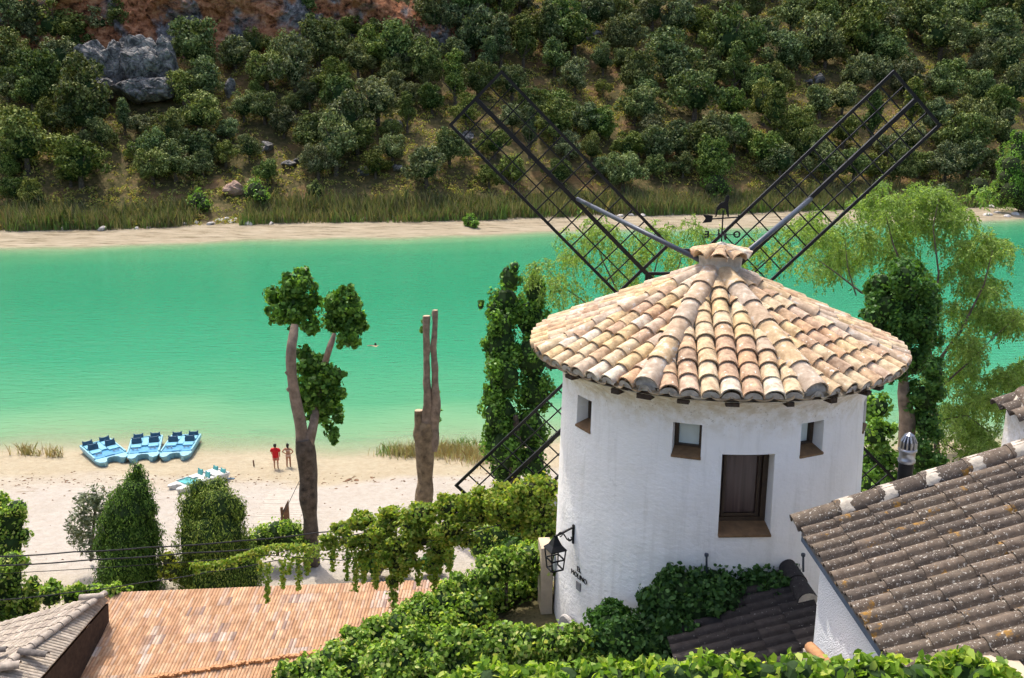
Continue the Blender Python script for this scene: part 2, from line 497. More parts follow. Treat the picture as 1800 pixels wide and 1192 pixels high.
    h = mth(nt, 'ADD', n2, mth(nt, 'MULTIPLY', mth(nt, 'MINIMUM', cr.outputs[0], 0.12), 4.0))
    bump(nt, b, h, 0.9, 0.5)
    plain('pink_rock', (0.36, 0.24, 0.18), 0.95, var=0.4, vscale=1.5, bmp=0.8, bscale=2.5, bdist=0.3)
    plain('pale_stone', (0.5, 0.46, 0.42), 0.9, var=0.3, vscale=1.2, bmp=0.7, bscale=3, bdist=0.15)
    # foliage
    leafmat('oak_leaf', [(0.035, 0.051, 0.014), (0.064, 0.085, 0.025), (0.105, 0.127, 0.040), (0.163, 0.185, 0.067)], 0.15, 0.7, patch=0.33, gain=1.5, spec=0.1)
    leafmat('scrub_leaf', [(0.07, 0.09, 0.02), (0.12, 0.135, 0.03), (0.19, 0.13, 0.055), (0.18, 0.17, 0.045), (0.12, 0.14, 0.035)], 0.3, 0.7, gain=2.3, spec=0.05)
    leafmat('reed_leaf', [(0.07, 0.10, 0.03), (0.10, 0.12, 0.045), (0.16, 0.125, 0.07), (0.09, 0.12, 0.04), (0.17, 0.14, 0.08)], 0.25, 0.7, gain=1.7)
    leafmat('reed_green', [(0.07, 0.14, 0.03), (0.11, 0.19, 0.05), (0.08, 0.12, 0.04)], 0.3, 0.7)
    leafmat('dry_grass', [(0.25, 0.18, 0.09), (0.34, 0.26, 0.14), (0.2, 0.19, 0.08), (0.42, 0.34, 0.2)], 0.2, 0.8)
    leafmat('poplar_leaf', [(0.026, 0.065, 0.009), (0.048, 0.110, 0.017), (0.078, 0.160, 0.027), (0.111, 0.200, 0.043)], 0.45, 0.4, gain=1.8)
    leafmat('dark_leaf', [(0.022, 0.060, 0.011), (0.037, 0.090, 0.017), (0.059, 0.125, 0.028), (0.030, 0.075, 0.017)], 0.4, 0.45, gain=1.8)
    leafmat('bright_leaf', [(0.06, 0.13, 0.02), (0.10, 0.19, 0.03), (0.15, 0.25, 0.05)], 0.35, 0.45)
    leafmat('willow_leaf', [(0.11, 0.19, 0.04), (0.15, 0.24, 0.055), (0.21, 0.29, 0.08), (0.15, 0.22, 0.05)], 0.45, 0.5, gain=1.4)
    plain('twig_green', (0.2, 0.22, 0.07), 0.8)
    leafmat('thuja_leaf', [(0.018, 0.045, 0.008), (0.037, 0.080, 0.013), (0.063, 0.120, 0.021), (0.089, 0.140, 0.028)], 0.3, 0.6, gain=1.6, spec=0.1)
    leafmat('thuja_yellow', [(0.025, 0.050, 0.008), (0.060, 0.100, 0.015), (0.102, 0.150, 0.027), (0.136, 0.160, 0.038)], 0.3, 0.6, gain=1.7, spec=0.1)
    leafmat('olive_leaf', [(0.05, 0.07, 0.035), (0.09, 0.115, 0.06), (0.14, 0.16, 0.1), (0.07, 0.085, 0.05)], 0.15, 0.5)
    leafmat('creeper_leaf', [(0.035, 0.071, 0.010), (0.069, 0.128, 0.018), (0.113, 0.189, 0.030), (0.152, 0.224, 0.045), (0.236, 0.306, 0.080)], 0.45, 0.42, gain=2.15)
    leafmat('ivy_leaf', [(0.022, 0.065, 0.015), (0.04, 0.095, 0.022), (0.06, 0.12, 0.03)], 0.25, 0.45, gain=1.3)
    leafmat('vine_leaf', [(0.064, 0.120, 0.015), (0.120, 0.190, 0.025), (0.175, 0.230, 0.040), (0.184, 0.170, 0.040), (0.092, 0.160, 0.030)], 0.5, 0.5, gain=1.9)
    leafmat('yellow_leaf', [(0.16, 0.2, 0.02), (0.26, 0.28, 0.03), (0.2, 0.26, 0.04)], 0.4, 0.5)
    leafmat('hedge_front_leaf', [(0.07, 0.15, 0.015), (0.13, 0.24, 0.03), (0.22, 0.31, 0.05), (0.29, 0.36, 0.08)], 0.5, 0.38, gain=1.5)
    plain('shade_green', (0.018, 0.042, 0.008), 0.9, var=0.4, vscale=5)  # far darker than the leaves: shade inside the foliage put into the colour
    plain('shade_olive', (0.03, 0.04, 0.012), 0.9, var=0.4, vscale=5)  # olive version of the same painted inner shade
    plain('bark_dark', (0.10, 0.078, 0.058), 0.95, var=0.6, vscale=3.2, bmp=1.0, bscale=5, bdist=0.12)
    plain('bark_pale', (0.22, 0.165, 0.12), 0.9, var=0.45, vscale=3.0, bmp=0.7, bscale=5, bdist=0.06)
    plain('bark_dead', (0.19, 0.14, 0.085), 0.95, var=0.6, vscale=2.5, bmp=1.0, bscale=6, bdist=0.1)
    plain('cut_wood', (0.45, 0.33, 0.22), 0.9)
    # masonry
    m, nt, b, out = _new('white_plaster')
    n = noise(nt, 1.1, 6, 0.6)
    col = ramp(nt, n, [(0.3, (0.87, 0.835, 0.785)), (0.7, (0.95, 0.915, 0.87))])
    gx = nt.nodes.new('ShaderNodeNewGeometry'); sp = nt.nodes.new('ShaderNodeSeparateXYZ'); nt.links.new(gx.outputs['Position'], sp.inputs[0])
    mr = nt.nodes.new('ShaderNodeMapRange'); mr.inputs[1].default_value = 18.4; mr.inputs[2].default_value = 18.75
    nt.links.new(sp.outputs['Z'], mr.inputs[0])
    st = ramp(nt, noise(nt, 7, 5, 0.7), [(0.42, (0, 0, 0)), (0.6, (1, 1, 1))])
    col = mixc(nt, mth(nt, 'MULTIPLY', mr.outputs[0], mth(nt, 'MULTIPLY', st, 0.6)), col, (0.6, 0.5, 0.33))
    sp2 = ramp(nt, noise(nt, 30, 3, 0.7), [(0.62, (0, 0, 0)), (0.68, (1, 1, 1))])
    col = mixc(nt, mth(nt, 'MULTIPLY', mr.outputs[0], mth(nt, 'MULTIPLY', sp2, 0.7)), col, (0.3, 0.24, 0.16))
    fl = ramp(nt, noise(nt, 3.1, 7, 0.75, 0.5), [(0.66, (0, 0, 0)), (0.72, (1, 1, 1))])
    col = mixc(nt, mth(nt, 'MULTIPLY', fl, 0.25), col, (0.5, 0.47, 0.42))
    sk = ramp(nt, noise(nt, 2.2, 4, 0.65, 0.2, stretch=(3.2, 3.2, 0.28)), [(0.52, (0, 0, 0)), (0.66, (1, 1, 1))])
    col = mixc(nt, mth(nt, 'MULTIPLY', sk, 0.22), col, (0.56, 0.52, 0.45))
    nt.links.new(col, b.inputs['Base Color']); b.inputs['Roughness'].default_value = 0.9; b.inputs['Specular IOR Level'].default_value = 0.15
    nb = bump(nt, b, noise(nt, 14, 5, 0.62, stretch=(1, 1, 1.6)), 0.45, 0.025)
    bump(nt, b, noise(nt, 2.2, 3, 0.5), 0.35, 0.08, nb)
    m, nt, b, out = _new('pebble_plaster')
    v = nt.nodes.new('ShaderNodeTexVoronoi'); v.inputs['Scale'].default_value = 70
    g = nt.nodes.new('ShaderNodeNewGeometry'); nt.links.new(g.outputs['Position'], v.inputs['Vector'])
    b.inputs['Base Color'].default_value = (0.78, 0.78, 0.79, 1); b.inputs['Roughness'].default_value = 0.9
    bump(nt, b, mth(nt, 'SUBTRACT', 1.0, v.outputs['Distance']), 0.7, 0.012)
    plain('beige_plaster', (0.484, 0.390, 0.281), 0.9, var=0.15, vscale=4, bmp=0.4, bscale=20)
    plain('mortar', (0.484, 0.429, 0.351), 0.95, var=0.3, vscale=9, bmp=0.6, bscale=25, bdist=0.02)
    plain('mortar_grey', (0.45, 0.42, 0.38), 0.95, var=0.35, vscale=12, bmp=0.6, bscale=25, bdist=0.02)
    plain('tile_bed', (0.22, 0.16, 0.11), 0.95, var=0.4, vscale=8, bmp=0.6, bscale=25, bdist=0.02)
    CT = [(0.0, (0.502, 0.368, 0.224)), (0.13, (0.524, 0.414, 0.272)), (0.27, (0.470, 0.328, 0.207)), (0.4, (0.437, 0.299, 0.200)), (0.5, (0.514, 0.380, 0.212)),
          (0.62, (0.492, 0.368, 0.272)), (0.72, (0.459, 0.294, 0.176)), (0.78, (0.351, 0.248, 0.170)), (0.83, (0.568, 0.495, 0.386)), (0.89, (0.427, 0.334, 0.249)), (0.94, (0.546, 0.431, 0.290))]
    tilemat('clay_tile', CT, spots=(0.74, 0.68, 0.58), mott=0.6, mscale=11, spotscale=15, spotthr=0.635, moss=((0.3, 0.21, 0.15), 20, 0.63))
    tilemat('clay_channel', [(0.0, (0.400, 0.296, 0.185)), (0.5, (0.464, 0.351, 0.222)), (0.8, (0.512, 0.421, 0.296))], mott=0.5, by='island')
    tilemat('ridge_clay', [(0.0, (0.470, 0.347, 0.238)), (0.3, (0.502, 0.363, 0.214)), (0.6, (0.446, 0.355, 0.269)), (0.85, (0.518, 0.403, 0.253))], spots=(0.551, 0.500, 0.427), mott=0.5, spotscale=9, spotthr=0.57)
    tilemat('dark_tile', [(0.0, (0.10, 0.078, 0.06)), (0.25, (0.115, 0.09, 0.068)), (0.5, (0.088, 0.07, 0.056)), (0.75, (0.13, 0.1, 0.076))],
            spots=(0.484, 0.452, 0.390), mott=0.45, mscale=14, spotscale=42, spotthr=0.60, moss=((0.250, 0.133, 0.027), 4.5, 0.62))
    tilemat('shaded_tile', [(0.0, (0.032, 0.028, 0.027)), (0.4, (0.044, 0.037, 0.034)), (0.7, (0.038, 0.032, 0.029))], spots=(0.4, 0.38, 0.35), mott=0.4, mscale=14, spotscale=34, spotthr=0.665)  # annex tiles, darkened so that the shadow on them is in the colour
    tilemat('orange_tile', [(0.0, (0.484, 0.286, 0.165)), (0.2, (0.516, 0.318, 0.189)), (0.42, (0.459, 0.268, 0.150)), (0.62, (0.532, 0.355, 0.225)), (0.82, (0.492, 0.332, 0.230)), (0.92, (0.436, 0.259, 0.160))], mott=0.4, mscale=3, by='island')
    tilemat('orange_pale', [(0.0, (0.396, 0.256, 0.176)), (0.3, (0.512, 0.389, 0.302)), (0.6, (0.297, 0.207, 0.168)), (0.75, (0.495, 0.315, 0.210)), (0.9, (0.544, 0.447, 0.378))], mott=0.4, mscale=3, by='island')
    tilemat('grey_tile', [(0.0, (0.317, 0.274, 0.223)), (0.3, (0.360, 0.310, 0.252)), (0.6, (0.288, 0.245, 0.202)), (0.85, (0.389, 0.338, 0.281))], mott=0.4, mscale=6, by='island')
    plain('grey_cap', (0.328, 0.281, 0.234), 0.9, var=0.35, vscale=5, bmp=0.5)
    plain('dark_cap', (0.13, 0.115, 0.105), 0.85, var=0.4, vscale=6, bmp=0.5)
    plain('terracotta', (0.429, 0.218, 0.101), 0.8, var=0.25, vscale=10, bmp=0.4)
    plain('fascia_blue', (0.09, 0.12, 0.17), 0.7, var=0.2)
    plain('sill_brown', (0.2, 0.115, 0.055), 0.75, var=0.25, vscale=12, bmp=0.3, bscale=40)
    plain('frame_brown', (0.055, 0.033, 0.018), 0.55, var=0.3, vscale=14, spec=0.4)
    plain('rafter_brown', (0.06, 0.042, 0.03), 0.9, var=0.4, vscale=20)
    plain('blind', (0.74, 0.8, 0.74), 0.35, var=0.05, spec=0.5)
    m, nt, b, out = _new('curtain')
    col = ramp(nt, noise(nt, 9, 3, 0.5, stretch=(2.6, 2.6, 0.12)), [(0.3, (0.038, 0.022, 0.019)), (0.55, (0.086, 0.053, 0.046)), (0.7, (0.120, 0.077, 0.070))])
    nt.links.new(col, b.inputs['Base Color']); b.inputs['Roughness'].default_value = 0.25; b.inputs['Specular IOR Level'].default_value = 0.5
    plain('black_iron', (0.009, 0.009, 0.009), 0.55, metal=0.0, var=0.4, vscale=8, spec=0.3)
    plain('grey_iron', (0.055, 0.065, 0.085), 0.45, metal=0.3, var=0.25, spec=0.5)
    plain('zinc', (0.42, 0.42, 0.44), 0.34, metal=0.9, var=0.15)
    plain('lamp_glass', (0.62, 0.6, 0.55), 0.3, var=0.1)
    plain('cable_black', (0.03, 0.03, 0.03), 0.7)
    plain('slate_stone', (0.3, 0.29, 0.29), 0.85, var=0.3, bmp=0.4)
    plain('wood_shade', (0.045, 0.03, 0.022), 0.95, var=0.4, vscale=6)  # shed wall wood, its shadow strip put into the colour
    plain('wood_brown', (0.16, 0.085, 0.045), 0.85, var=0.4, vscale=6, bmp=0.5)
    plain('plank_white', (0.385, 0.345, 0.29), 0.9, var=0.12, vscale=3)
    plain('wall_old', (0.55, 0.47, 0.38), 0.95, var=0.2, vscale=1.2)
    # boats and people
    plain('boat_pale', (0.22, 0.46, 0.55), 0.35, var=0.1, vscale=3, spec=0.5)
    plain('boat_blue', (0.055, 0.257, 0.452), 0.4, var=0.15, vscale=3, spec=0.5)
    plain('boat_sky', (0.156, 0.406, 0.530), 0.4, var=0.12, vscale=3, spec=0.5)
    plain('boat_navy', (0.03, 0.085, 0.14), 0.45, var=0.2, vscale=4, spec=0.4)
    plain('boat_teal', (0.07, 0.33, 0.33), 0.4, var=0.2, vscale=3)
    plain('boat_white', (0.562, 0.562, 0.530), 0.4, var=0.1, vscale=3)
    plain('skin_tan', (0.5, 0.27, 0.16), 0.6, var=0.1)
    plain('skin_brown', (0.42, 0.21, 0.125), 0.6, var=0.1)
    plain('hair_black', (0.015, 0.011, 0.009), 0.5)
    plain('shirt_red', (0.55, 0.012, 0.018), 0.8, var=0.15, vscale=8)
    plain('shorts_pink', (0.5, 0.2, 0.16), 0.8)
    plain('bikini', (0.6, 0.42, 0.34), 0.8)
make_materials()

# ------------------------------------------------------------------ the ground, one sheet
def build_ground():
    xs = np.concatenate([np.arange(-270, -64, 4.0), np.arange(-64, 64, 1.0), np.arange(64, 312, 4.0)])
    ys = np.concatenate([np.arange(-40, 4, 4.0), np.arange(4, 20, 0.5), np.arange(20, 72, 0.8), np.arange(72, 136, 4.0), np.arange(136, 300, 1.6), np.arange(300, 520, 12.0)])
    X, Y = np.meshgrid(xs, ys)
    Z = ground_z(X, Y)
    yn, yf = near_shore(X), far_shore(X)
    V = np.stack([X, Y, Z], -1).reshape(-1, 3)
    nx, ny = len(xs), len(ys)
    I = np.arange(nx * ny).reshape(ny, nx)
    F = np.stack([I[:-1, :-1], I[:-1, 1:], I[1:, 1:], I[1:, :-1]], -1).reshape(-1, 4)
    me = poly_mesh('ground', V, F, 'ground')
    b = yn - Y
    wob = 2.2 * (fbm(X * 0.25, Y * 0.25, 31) - 0.47)
    wet = np.clip(1 - sstep(4.3, 5.4, b + wob * 0.5), 0, 1) * (Y < 110)
    left = sstep(-12, -22, X)
    wet = np.maximum(wet, 0.5 * left * (1 - sstep(5.5, 8, b + wob)) * (Y < 110))
    wet = np.maximum(wet, 0.65 * sstep(17, 19.5, b + wob) * (Y < 60))
    e = Y - yf
    MB_attr(me, 'wet', wet.ravel())
    MB_attr(me, 'farbeach', (sstep(90, 120, Y)).ravel())
    deb = sstep(2.5, 4, b) * sstep(9.5, 6.5, b) * left + 0.8 * sstep(4.4, 4.9, b) * sstep(6.2, 5.2, b) * (1 - left) + sstep(4, 8, e) * 0.8 + sstep(26, 34, b) * (Y < 40)
    MB_attr(me, 'debris', np.clip(deb, 0, 1).ravel())
    soil = np.maximum(sstep(13.5, 18.5, e + 3 * (fbm(X * 0.2, Y * 0.2, 44) - 0.47)), sstep(2.2, 4.0, Z) * (Y < 40) * 0.9)
    MB_attr(me, 'soil', soil.ravel())
    me.polygons.foreach_set('use_smooth', [True] * len(me.polygons))
    tag(link('ground', me), 'pale sandy beach, lake bed and brown stony hillside', 'ground', kind='structure')
    # water
    xs = np.concatenate([np.arange(-270, -60, 6.0), np.arange(-60, 60, 1.5), np.arange(60, 312, 6.0)])
    ys = np.concatenate([np.arange(52, 80, 0.7), np.arange(80, 132, 4.0), np.arange(132, 246, 1.5)])
    X, Y = np.meshgrid(xs, ys)
    D = -ground_z(X, Y)
    V = np.stack([X, Y, 0 * X], -1).reshape(-1, 3)
    nx, ny = len(xs), len(ys)
    I = np.arange(nx * ny).reshape(ny, nx)
    F = np.stack([I[:-1, :-1], I[:-1, 1:], I[1:, 1:], I[1:, :-1]], -1).reshape(-1, 4)
    keep = (D.ravel()[F] > -0.35).any(1)
    me = poly_mesh('water', V, F[keep], 'lake_water')
    MB_attr(me, 'depth', np.clip(D, 0, 6).ravel())
    tag(link('water', me), 'calm emerald green lake water turning pale at the beach', 'lake', kind='structure')
build_ground()

# ------------------------------------------------------------------ cliff and rock outcrop
def build_cliff():
    nx, nz = 420, 56
    xs = np.linspace(-160, 4, nx)
    zs = np.linspace(0, 1, nz)
    X, S = np.meshgrid(xs, zs)
    yl = cliff_line(X)
    base = ground_z(X, yl - 4) - 1.5
    H = 17.0 * (1 - 0.75 * sstep(-45, 2, X))
    Z = base + S * H
    block = np.floor(fbm(X * 0.13, Z * 0.16, 61, 3) * 11) / 11
    Y = yl - 3.2 + 2.6 * S + 6.5 * (block - 0.5) + 1.6 * (fbm(X * 0.35, Z * 0.3, 63) - 0.5) - 0.9 * (np.abs(fbm(X * 0.5, Z * 0.1, 64) - 0.48) < 0.02)
    V = np.stack([X, Y, Z], -1).reshape(-1, 3)
    # a back row gives the cliff its depth
    top = np.stack([xs, cliff_line(xs) + 6, ground_z(xs, cliff_line(xs) + 6) + 0.3], -1)
    V = np.concatenate([V, top])
    I = np.arange(nx * (nz + 1)).reshape(nz + 1, nx)
    F = np.stack([I[:-1, :-1], I[:-1, 1:], I[1:, 1:], I[1:, :-1]], -1).reshape(-1, 4)
    tag(link('cliff', poly_mesh('cliff', V, F, 'cliff_rock')), 'red and grey rock cliff at the top of the far hillside', 'cliff', kind='structure')
build_cliff()

def boulder_mesh(name, mat, seed, size, blocky=0.6, sub=4, rough=0.28):
    bm = bmesh.new()
    bmesh.ops.create_icosphere(bm, subdivisions=sub, radius=1.0)
    rs = np.random.default_rng(seed)
    off = rs.uniform(0, 50, 3)
    planes = [(Vector(unit(rs.normal(size=(1, 3)))[0]), rs.uniform(0.55, 0.85)) for _ in range(9)]
    for v in bm.verts:
        p = v.co.copy()
        for n, d in planes:
            k = p.dot(n)
            if k > d: p -= n * (k - d) * blocky
        q = p * 2.2
        p *= 1 + rough * (float(fbm(q.x + off[0], q.y + q.z * 1.3 + off[1], seed)) - 0.47) * 2
        v.co = Vector((p.x * size[0], p.y * size[1], p.z * size[2]))
    me = bpy.data.meshes.new(name); bm.to_mesh(me); bm.free()
    me.materials.append(MATS[mat])
    return me
def build_outcrop():
    base = on_ground(222, 178)
    root = empty('rock_outcrop', base, 'large grey layered rock outcrop among trees below the red cliff', 'rock')
    for i, (px, py, w, h) in enumerate([(163, 118, 62, 88), (205, 120, 56, 84), (250, 110, 70, 92), (288, 118, 48, 90), (232, 158, 56, 42), (275, 160, 64, 44), (182, 158, 40, 36), (405, 155, 18, 32), (240, 80, 60, 30)]):
        t = base[1] / ray(222, 178)[1] + (2.5 if i > 6 else 0) + (1.5 if i % 2 else 0) - (3.0 if 4 <= i <= 6 else 0)
        P = at_t(px, py, t); s = t / FPX
        o = link('boulder', boulder_mesh('boulder', 'grey_rock', 100 + i, (w * s * 0.62, w * s * 0.55, h * s * 0.56), 0.85, 4, 0.3), root)
        o.location = Vector(P) - Vector(base)
    P = on_ground(411, 340)
    o = link('boulder', boulder_mesh('boulder_pink', 'pink_rock', 140, (2.3, 1.9, 1.9), 0.7), None, P + np.array([0, 0, 0.7]))
    tag(o, 'pinkish boulder above the gap in the reeds on the far bank', 'boulder')
    hr = [boulder_mesh('hill_rock_%d' % i, 'grey_rock', 190 + i, (1.6, 1.3, 1.1), 0.85, 3, 0.3) for i in range(4)]
    for i, (px, py) in enumerate(((236, 268), (248, 262), (525, 285), (508, 292), (1045, 62), (1032, 72), (1060, 95), (700, 300), (95, 208), (70, 215), (640, 305), (1420, 148), (1440, 142), (1120, 40), (1340, 45), (690, 225), (820, 245), (1010, 118), (470, 262), (38, 205))):
        P = on_ground(px, py); o = link('hill_rock', hr[i % 4], None, P + np.array([0, 0, .4])); f = random.uniform(.7, 1.6)
        o.scale = (f * random.uniform(.8, 1.5), f, f * random.uniform(.7, 1.2)); o.rotation_euler.z = random.uniform(0, 6)
        tag(o, 'grey rock showing between the trees of the far hillside', 'rock', 'rocks between the hillside trees')
    # white stones along the far shore
    mats = [boulder_mesh('stone_%d' % i, 'pale_stone', 150 + i, (0.75, 0.6, 0.5), 0.8, 2, 0.3) for i in range(5)]
    spots = [(12, 392), (28, 396), (8, 399), (45, 398), (60, 400), (90, 390), (92, 397), (112, 400), (130, 399), (180, 401), (196, 388), (218, 392), (246, 395), (262, 398),
             (325, 392), (345, 390), (388, 386), (400, 384), (414, 384), (408, 389), (436, 392), (477, 391), (515, 385), (524, 383), (575, 380), (590, 378), (582, 384), (372, 392), (240, 400),
             (640, 384), (690, 380), (738, 379), (1090, 378), (1130, 377), (1205, 372), (1220, 368), (1110, 376), (1175, 374), (1742, 362), (1752, 372), (1770, 378), (1785, 375), (1735, 376)]
    for i, (px, py) in enumerate(spots):
        P = on_ground(px, py + 3)
        s = random.uniform(0.6, 1.5) * (1.3 if px > 1700 or 380 < px < 420 else 1.0)
        o = link('shore_stone', mats[i % 5], None, P + np.array([0, 0, 0.15]))
        o.scale = (s * random.uniform(0.8, 1.4), s, s * random.uniform(0.7, 1.1)); o.rotation_euler.z = random.uniform(0, 6.3)
        lab = 'whitish stone lying along the foot of the far reeds' if px < 700 else ('grey stone on the right-hand end of the far shore by the bright tree' if px > 1700 else 'pale stone on the far shore seen between the mill sails')
        tag(o, lab, 'stone', lab.replace('stone', 'stones', 1))
build_outcrop()

# ------------------------------------------------------------------ far hillside trees
def oak_variant(i):
    rs = np.random.default_rng(300 + i)
    n = rs.integers(15, 24)
    tall = rs.uniform(0.7, 1.2) if i < 7 else 1.75
    slim = 1.0 if i < 7 else 0.5
    ells = [((0, 0, 2.0 * tall), (1.35 * slim, 1.35 * slim, 1.3 * tall))]
    for k in range(n):
        a = rs.uniform(0, 6.28); h = rs.uniform(0.15, 1.0) ** 0.8
        rr = (2.15 - 1.5 * h ** 2) * rs.uniform(0.45, 1.12) * slim
        s = rs.uniform(0.38, 0.95) * (1 if i < 7 else .75)
        ells.append(((rr * math.cos(a), rr * math.sin(a), 0.9 + 2.9 * h * tall), (s, s, s * 0.85)))
    P, N = tuft_points(ells, 6200, 4, .5, 40 + i)
    V, F = leaf_arrays(P, N, 0.21, aspect=0.75, wild=0.42, rng=rs)
    crown = poly_mesh('oak_crown_%d' % i, V, F, 'oak_leaf')
    b = MB().tube([(0, 0, -1.0), (0.05, 0.02, 0.8), (-0.05, 0, 1.8), (0.1, 0.05, 2.8)], [0.26, 0.2, 0.15, 0.06], 6)
    for k in range(4):
        a = k * 1.57 + rs.uniform(-.4, .4)
        b.tube([(0, 0, 1.1 + .2 * k), (0.7 * math.cos(a), 0.7 * math.sin(a), 1.9 + .2 * k), (1.4 * math.cos(a), 1.4 * math.sin(a), 2.5 + .2 * k)], [0.12, 0.08, 0.03], 5)
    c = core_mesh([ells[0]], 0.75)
    return crown, b.mesh('oak_trunk_%d' % i, 'bark_dark'), c.mesh('oak_inner_%d' % i, 'shade_green')
OAKS = [oak_variant(i) for i in range(9)]
TREES = """100,40,90 60,75,62 30,115,80 75,135,90 110,108,70 20,72,60 15,150,60 60,168,62 345,85,88 155,178,92 150,200,78 366,140,72 325,160,60 350,195,80 450,75,52 470,120,70
520,130,70 415,95,62 560,80,80 590,72,62 545,52,52 430,188,52 465,190,52 590,150,62 545,170,42 600,176,60 665,180,74 700,150,48 645,200,42 680,65,72 655,95,62 700,95,82 740,95,72
748,120,70 830,65,82 865,58,62 880,90,62 630,110,50 500,215,52 555,230,72 610,215,82 628,236,70 590,262,84 560,280,62 50,255,92 20,268,52 15,296,38 145,285,88 125,300,52 275,260,62
270,290,62 310,285,62 350,255,72 358,290,44 440,262,44 470,300,42 220,215,40 252,215,42 305,235,52 750,290,74 790,260,60 720,170,42 760,175,52 800,160,62 840,140,62 820,200,44 870,250,52
985,45,82 1010,60,72 965,80,62 925,60,62 920,92,62 975,105,52 1100,55,62 1080,70,52 1145,20,62 1190,35,62 1045,25,62 1095,100,42 1175,100,82 1182,122,72 1120,135,62 1132,155,52 1265,70,72
1285,82,92 1255,125,52 1300,135,52 1305,92,62 1340,60,62 1380,100,62 1430,75,72 1400,90,62 1450,85,62 1520,82,82 1500,60,72 1540,70,82 1556,92,72 1625,40,72 1650,60,82 1600,30,62 1745,60,72
1770,110,62 1790,40,52 1700,25,62 1500,130,62 1545,135,42 1590,140,62 1650,150,62 1665,128,62 1725,110,42 1780,160,62 1755,190,62 1690,200,52 1690,242,74 1722,232,62 1640,205,56 1600,200,56
1010,140,52 1115,180,72 1136,192,62 1220,165,84 1250,130,42 1290,140,52 1330,150,52 1365,150,52 1285,182,52 1340,186,62 975,180,62 975,216,72 1030,206,62 1052,216,62 1145,225,52 1155,256,62
1100,256,52 1122,256,42 1190,250,62 1235,246,84 1256,236,62 1290,240,52 1312,246,42 1360,226,62 1400,216,62 1396,242,62 1345,270,62 1370,282,62 1420,266,62 1440,180,52 1480,172,56 1095,300,66
1200,290,42 1150,290,44 1250,290,62 1450,290,62 1540,290,52 1600,245,52 1612,282,54 1660,290,62 1700,282,62 1580,300,52 1500,292,52 1480,230,54 1530,225,56 1560,250,48 215,35,50 690,130,50
20,20,70 130,70,56 180,35,60 510,95,56 620,45,50 760,45,66 800,95,60 790,30,50 860,110,50 925,20,60 1060,110,44 1225,40,56 1390,30,60 1450,35,56 1540,20,60 1680,90,56 1720,160,52 1760,250,50
20,210,60 90,215,46 30,330,50 60,340,44 180,240,46 400,225,44 520,180,40 690,260,50 660,290,44 900,150,52 930,180,54 900,210,44 930,250,50 1040,265,44 1060,290,40 1000,260,48 985,300,52 900,300,50 860,310,42""".split()
def place_oaks():
    pts = []
    for t in TREES:
        x, y, w = map(float, t.split(','))
        pts.append((x, y, w))
    rs = np.random.default_rng(5)
    occupied = [(x, y) for x, y, w in pts]
    tries = 0
    while len(pts) < 268 and tries < 9000:
        tries += 1
        x, y = rs.uniform(-60, 1860), rs.uniform(-45, 300)
        if len(pts) > 236: y = rs.uniform(-50, 45)
        if y < 62 and x < 760: continue
        if 120 < x < 320 and y < 190: continue
        if 380 < x < 480 and 280 < y < 360: continue
        if min((x - a) ** 2 + (1.4 * (y - b)) ** 2 for a, b in occupied) < 34 ** 2: continue
        pts.append((x, y, rs.uniform(28, 46) + (18 if y < 40 else 0))); occupied.append((x, y))
    for i, (x, y, w) in enumerate(pts):
        P = on_ground(x, y + 0.56 * w)
        if P[1] < far_shore(P[0]) + 15: P = on_ground(x, y + 0.3 * w)
        t = P[1] / ray(x, y)[1]
        s = w * t / FPX / 3.9
        k = i % 7 if rs.random() > 0.14 or w > 66 else 7 + i % 2
        if y < 130 and x < 660: lab, g = 'round dark-green oak growing just below the red cliff', 'oaks below the red cliff'
        elif y > 235: lab, g = 'round dark-green oak on the lowest slope, just above the reeds', 'oaks above the reeds'
        elif x > 1120: lab, g = 'grey-green oak on the open hillside behind the right-hand sail', 'oaks behind the right-hand sail'
        else: lab, g = 'dark-green oak on the middle slope of the far hillside', 'oaks on the middle slope'
        if k > 6: lab, g = 'narrow upright dark-green juniper among the oaks of the far hillside', 'junipers on the far hillside'
        root = empty('oak_tree' if k < 7 else 'juniper_tree', P, lab, 'tree', g)
        root.scale = (s, s, s * rs.uniform(0.9, 1.25)); root.rotation_euler.z = rs.uniform(0, 6.3)
        link('crown', OAKS[k][0], root); link('trunk', OAKS[k][1], root)
        if i < 200: link('shade_core', OAKS[k][2], root)
place_oaks()

def build_scrub():
    rs = np.random.default_rng(77)
    n = 19000
    X = rs.uniform(-190, 210, n); E = 15 + 115 * rs.random(n) ** 1.1
    Y = far_shore(X) + E
    dens = fbm(X * 0.06, Y * 0.06, 71)
    ok = (rs.random(n) < sstep(0.36, 0.56, dens) * 0.7 + 0.35)
    X, Y = X[ok], Y[ok]; Z = ground_z(X, Y)
    n = len(X); k = 26
    S = rs.uniform(0.4, 1.7, n)
    C = np.repeat(np.stack([X, Y, Z], -1), k, 0); SS = np.repeat(S, k)
    d = unit(rs.normal(size=(n * k, 3))); d[:, 2] = np.abs(d[:, 2])
    P = C + d * SS[:, None] * np.array([1, 1, 0.85]) * rs.uniform(0.6, 1.0, (n * k, 1))
    V, F = leaf_arrays(P, d, SS * 0.34, aspect=0.7, wild=0.7, rng=rs)
    tag(link('undergrowth', poly_mesh('undergrowth', V, F, 'scrub_leaf')), 'low olive and yellow-green scrub covering the far hillside', 'scrub', kind='stuff')
build_scrub()

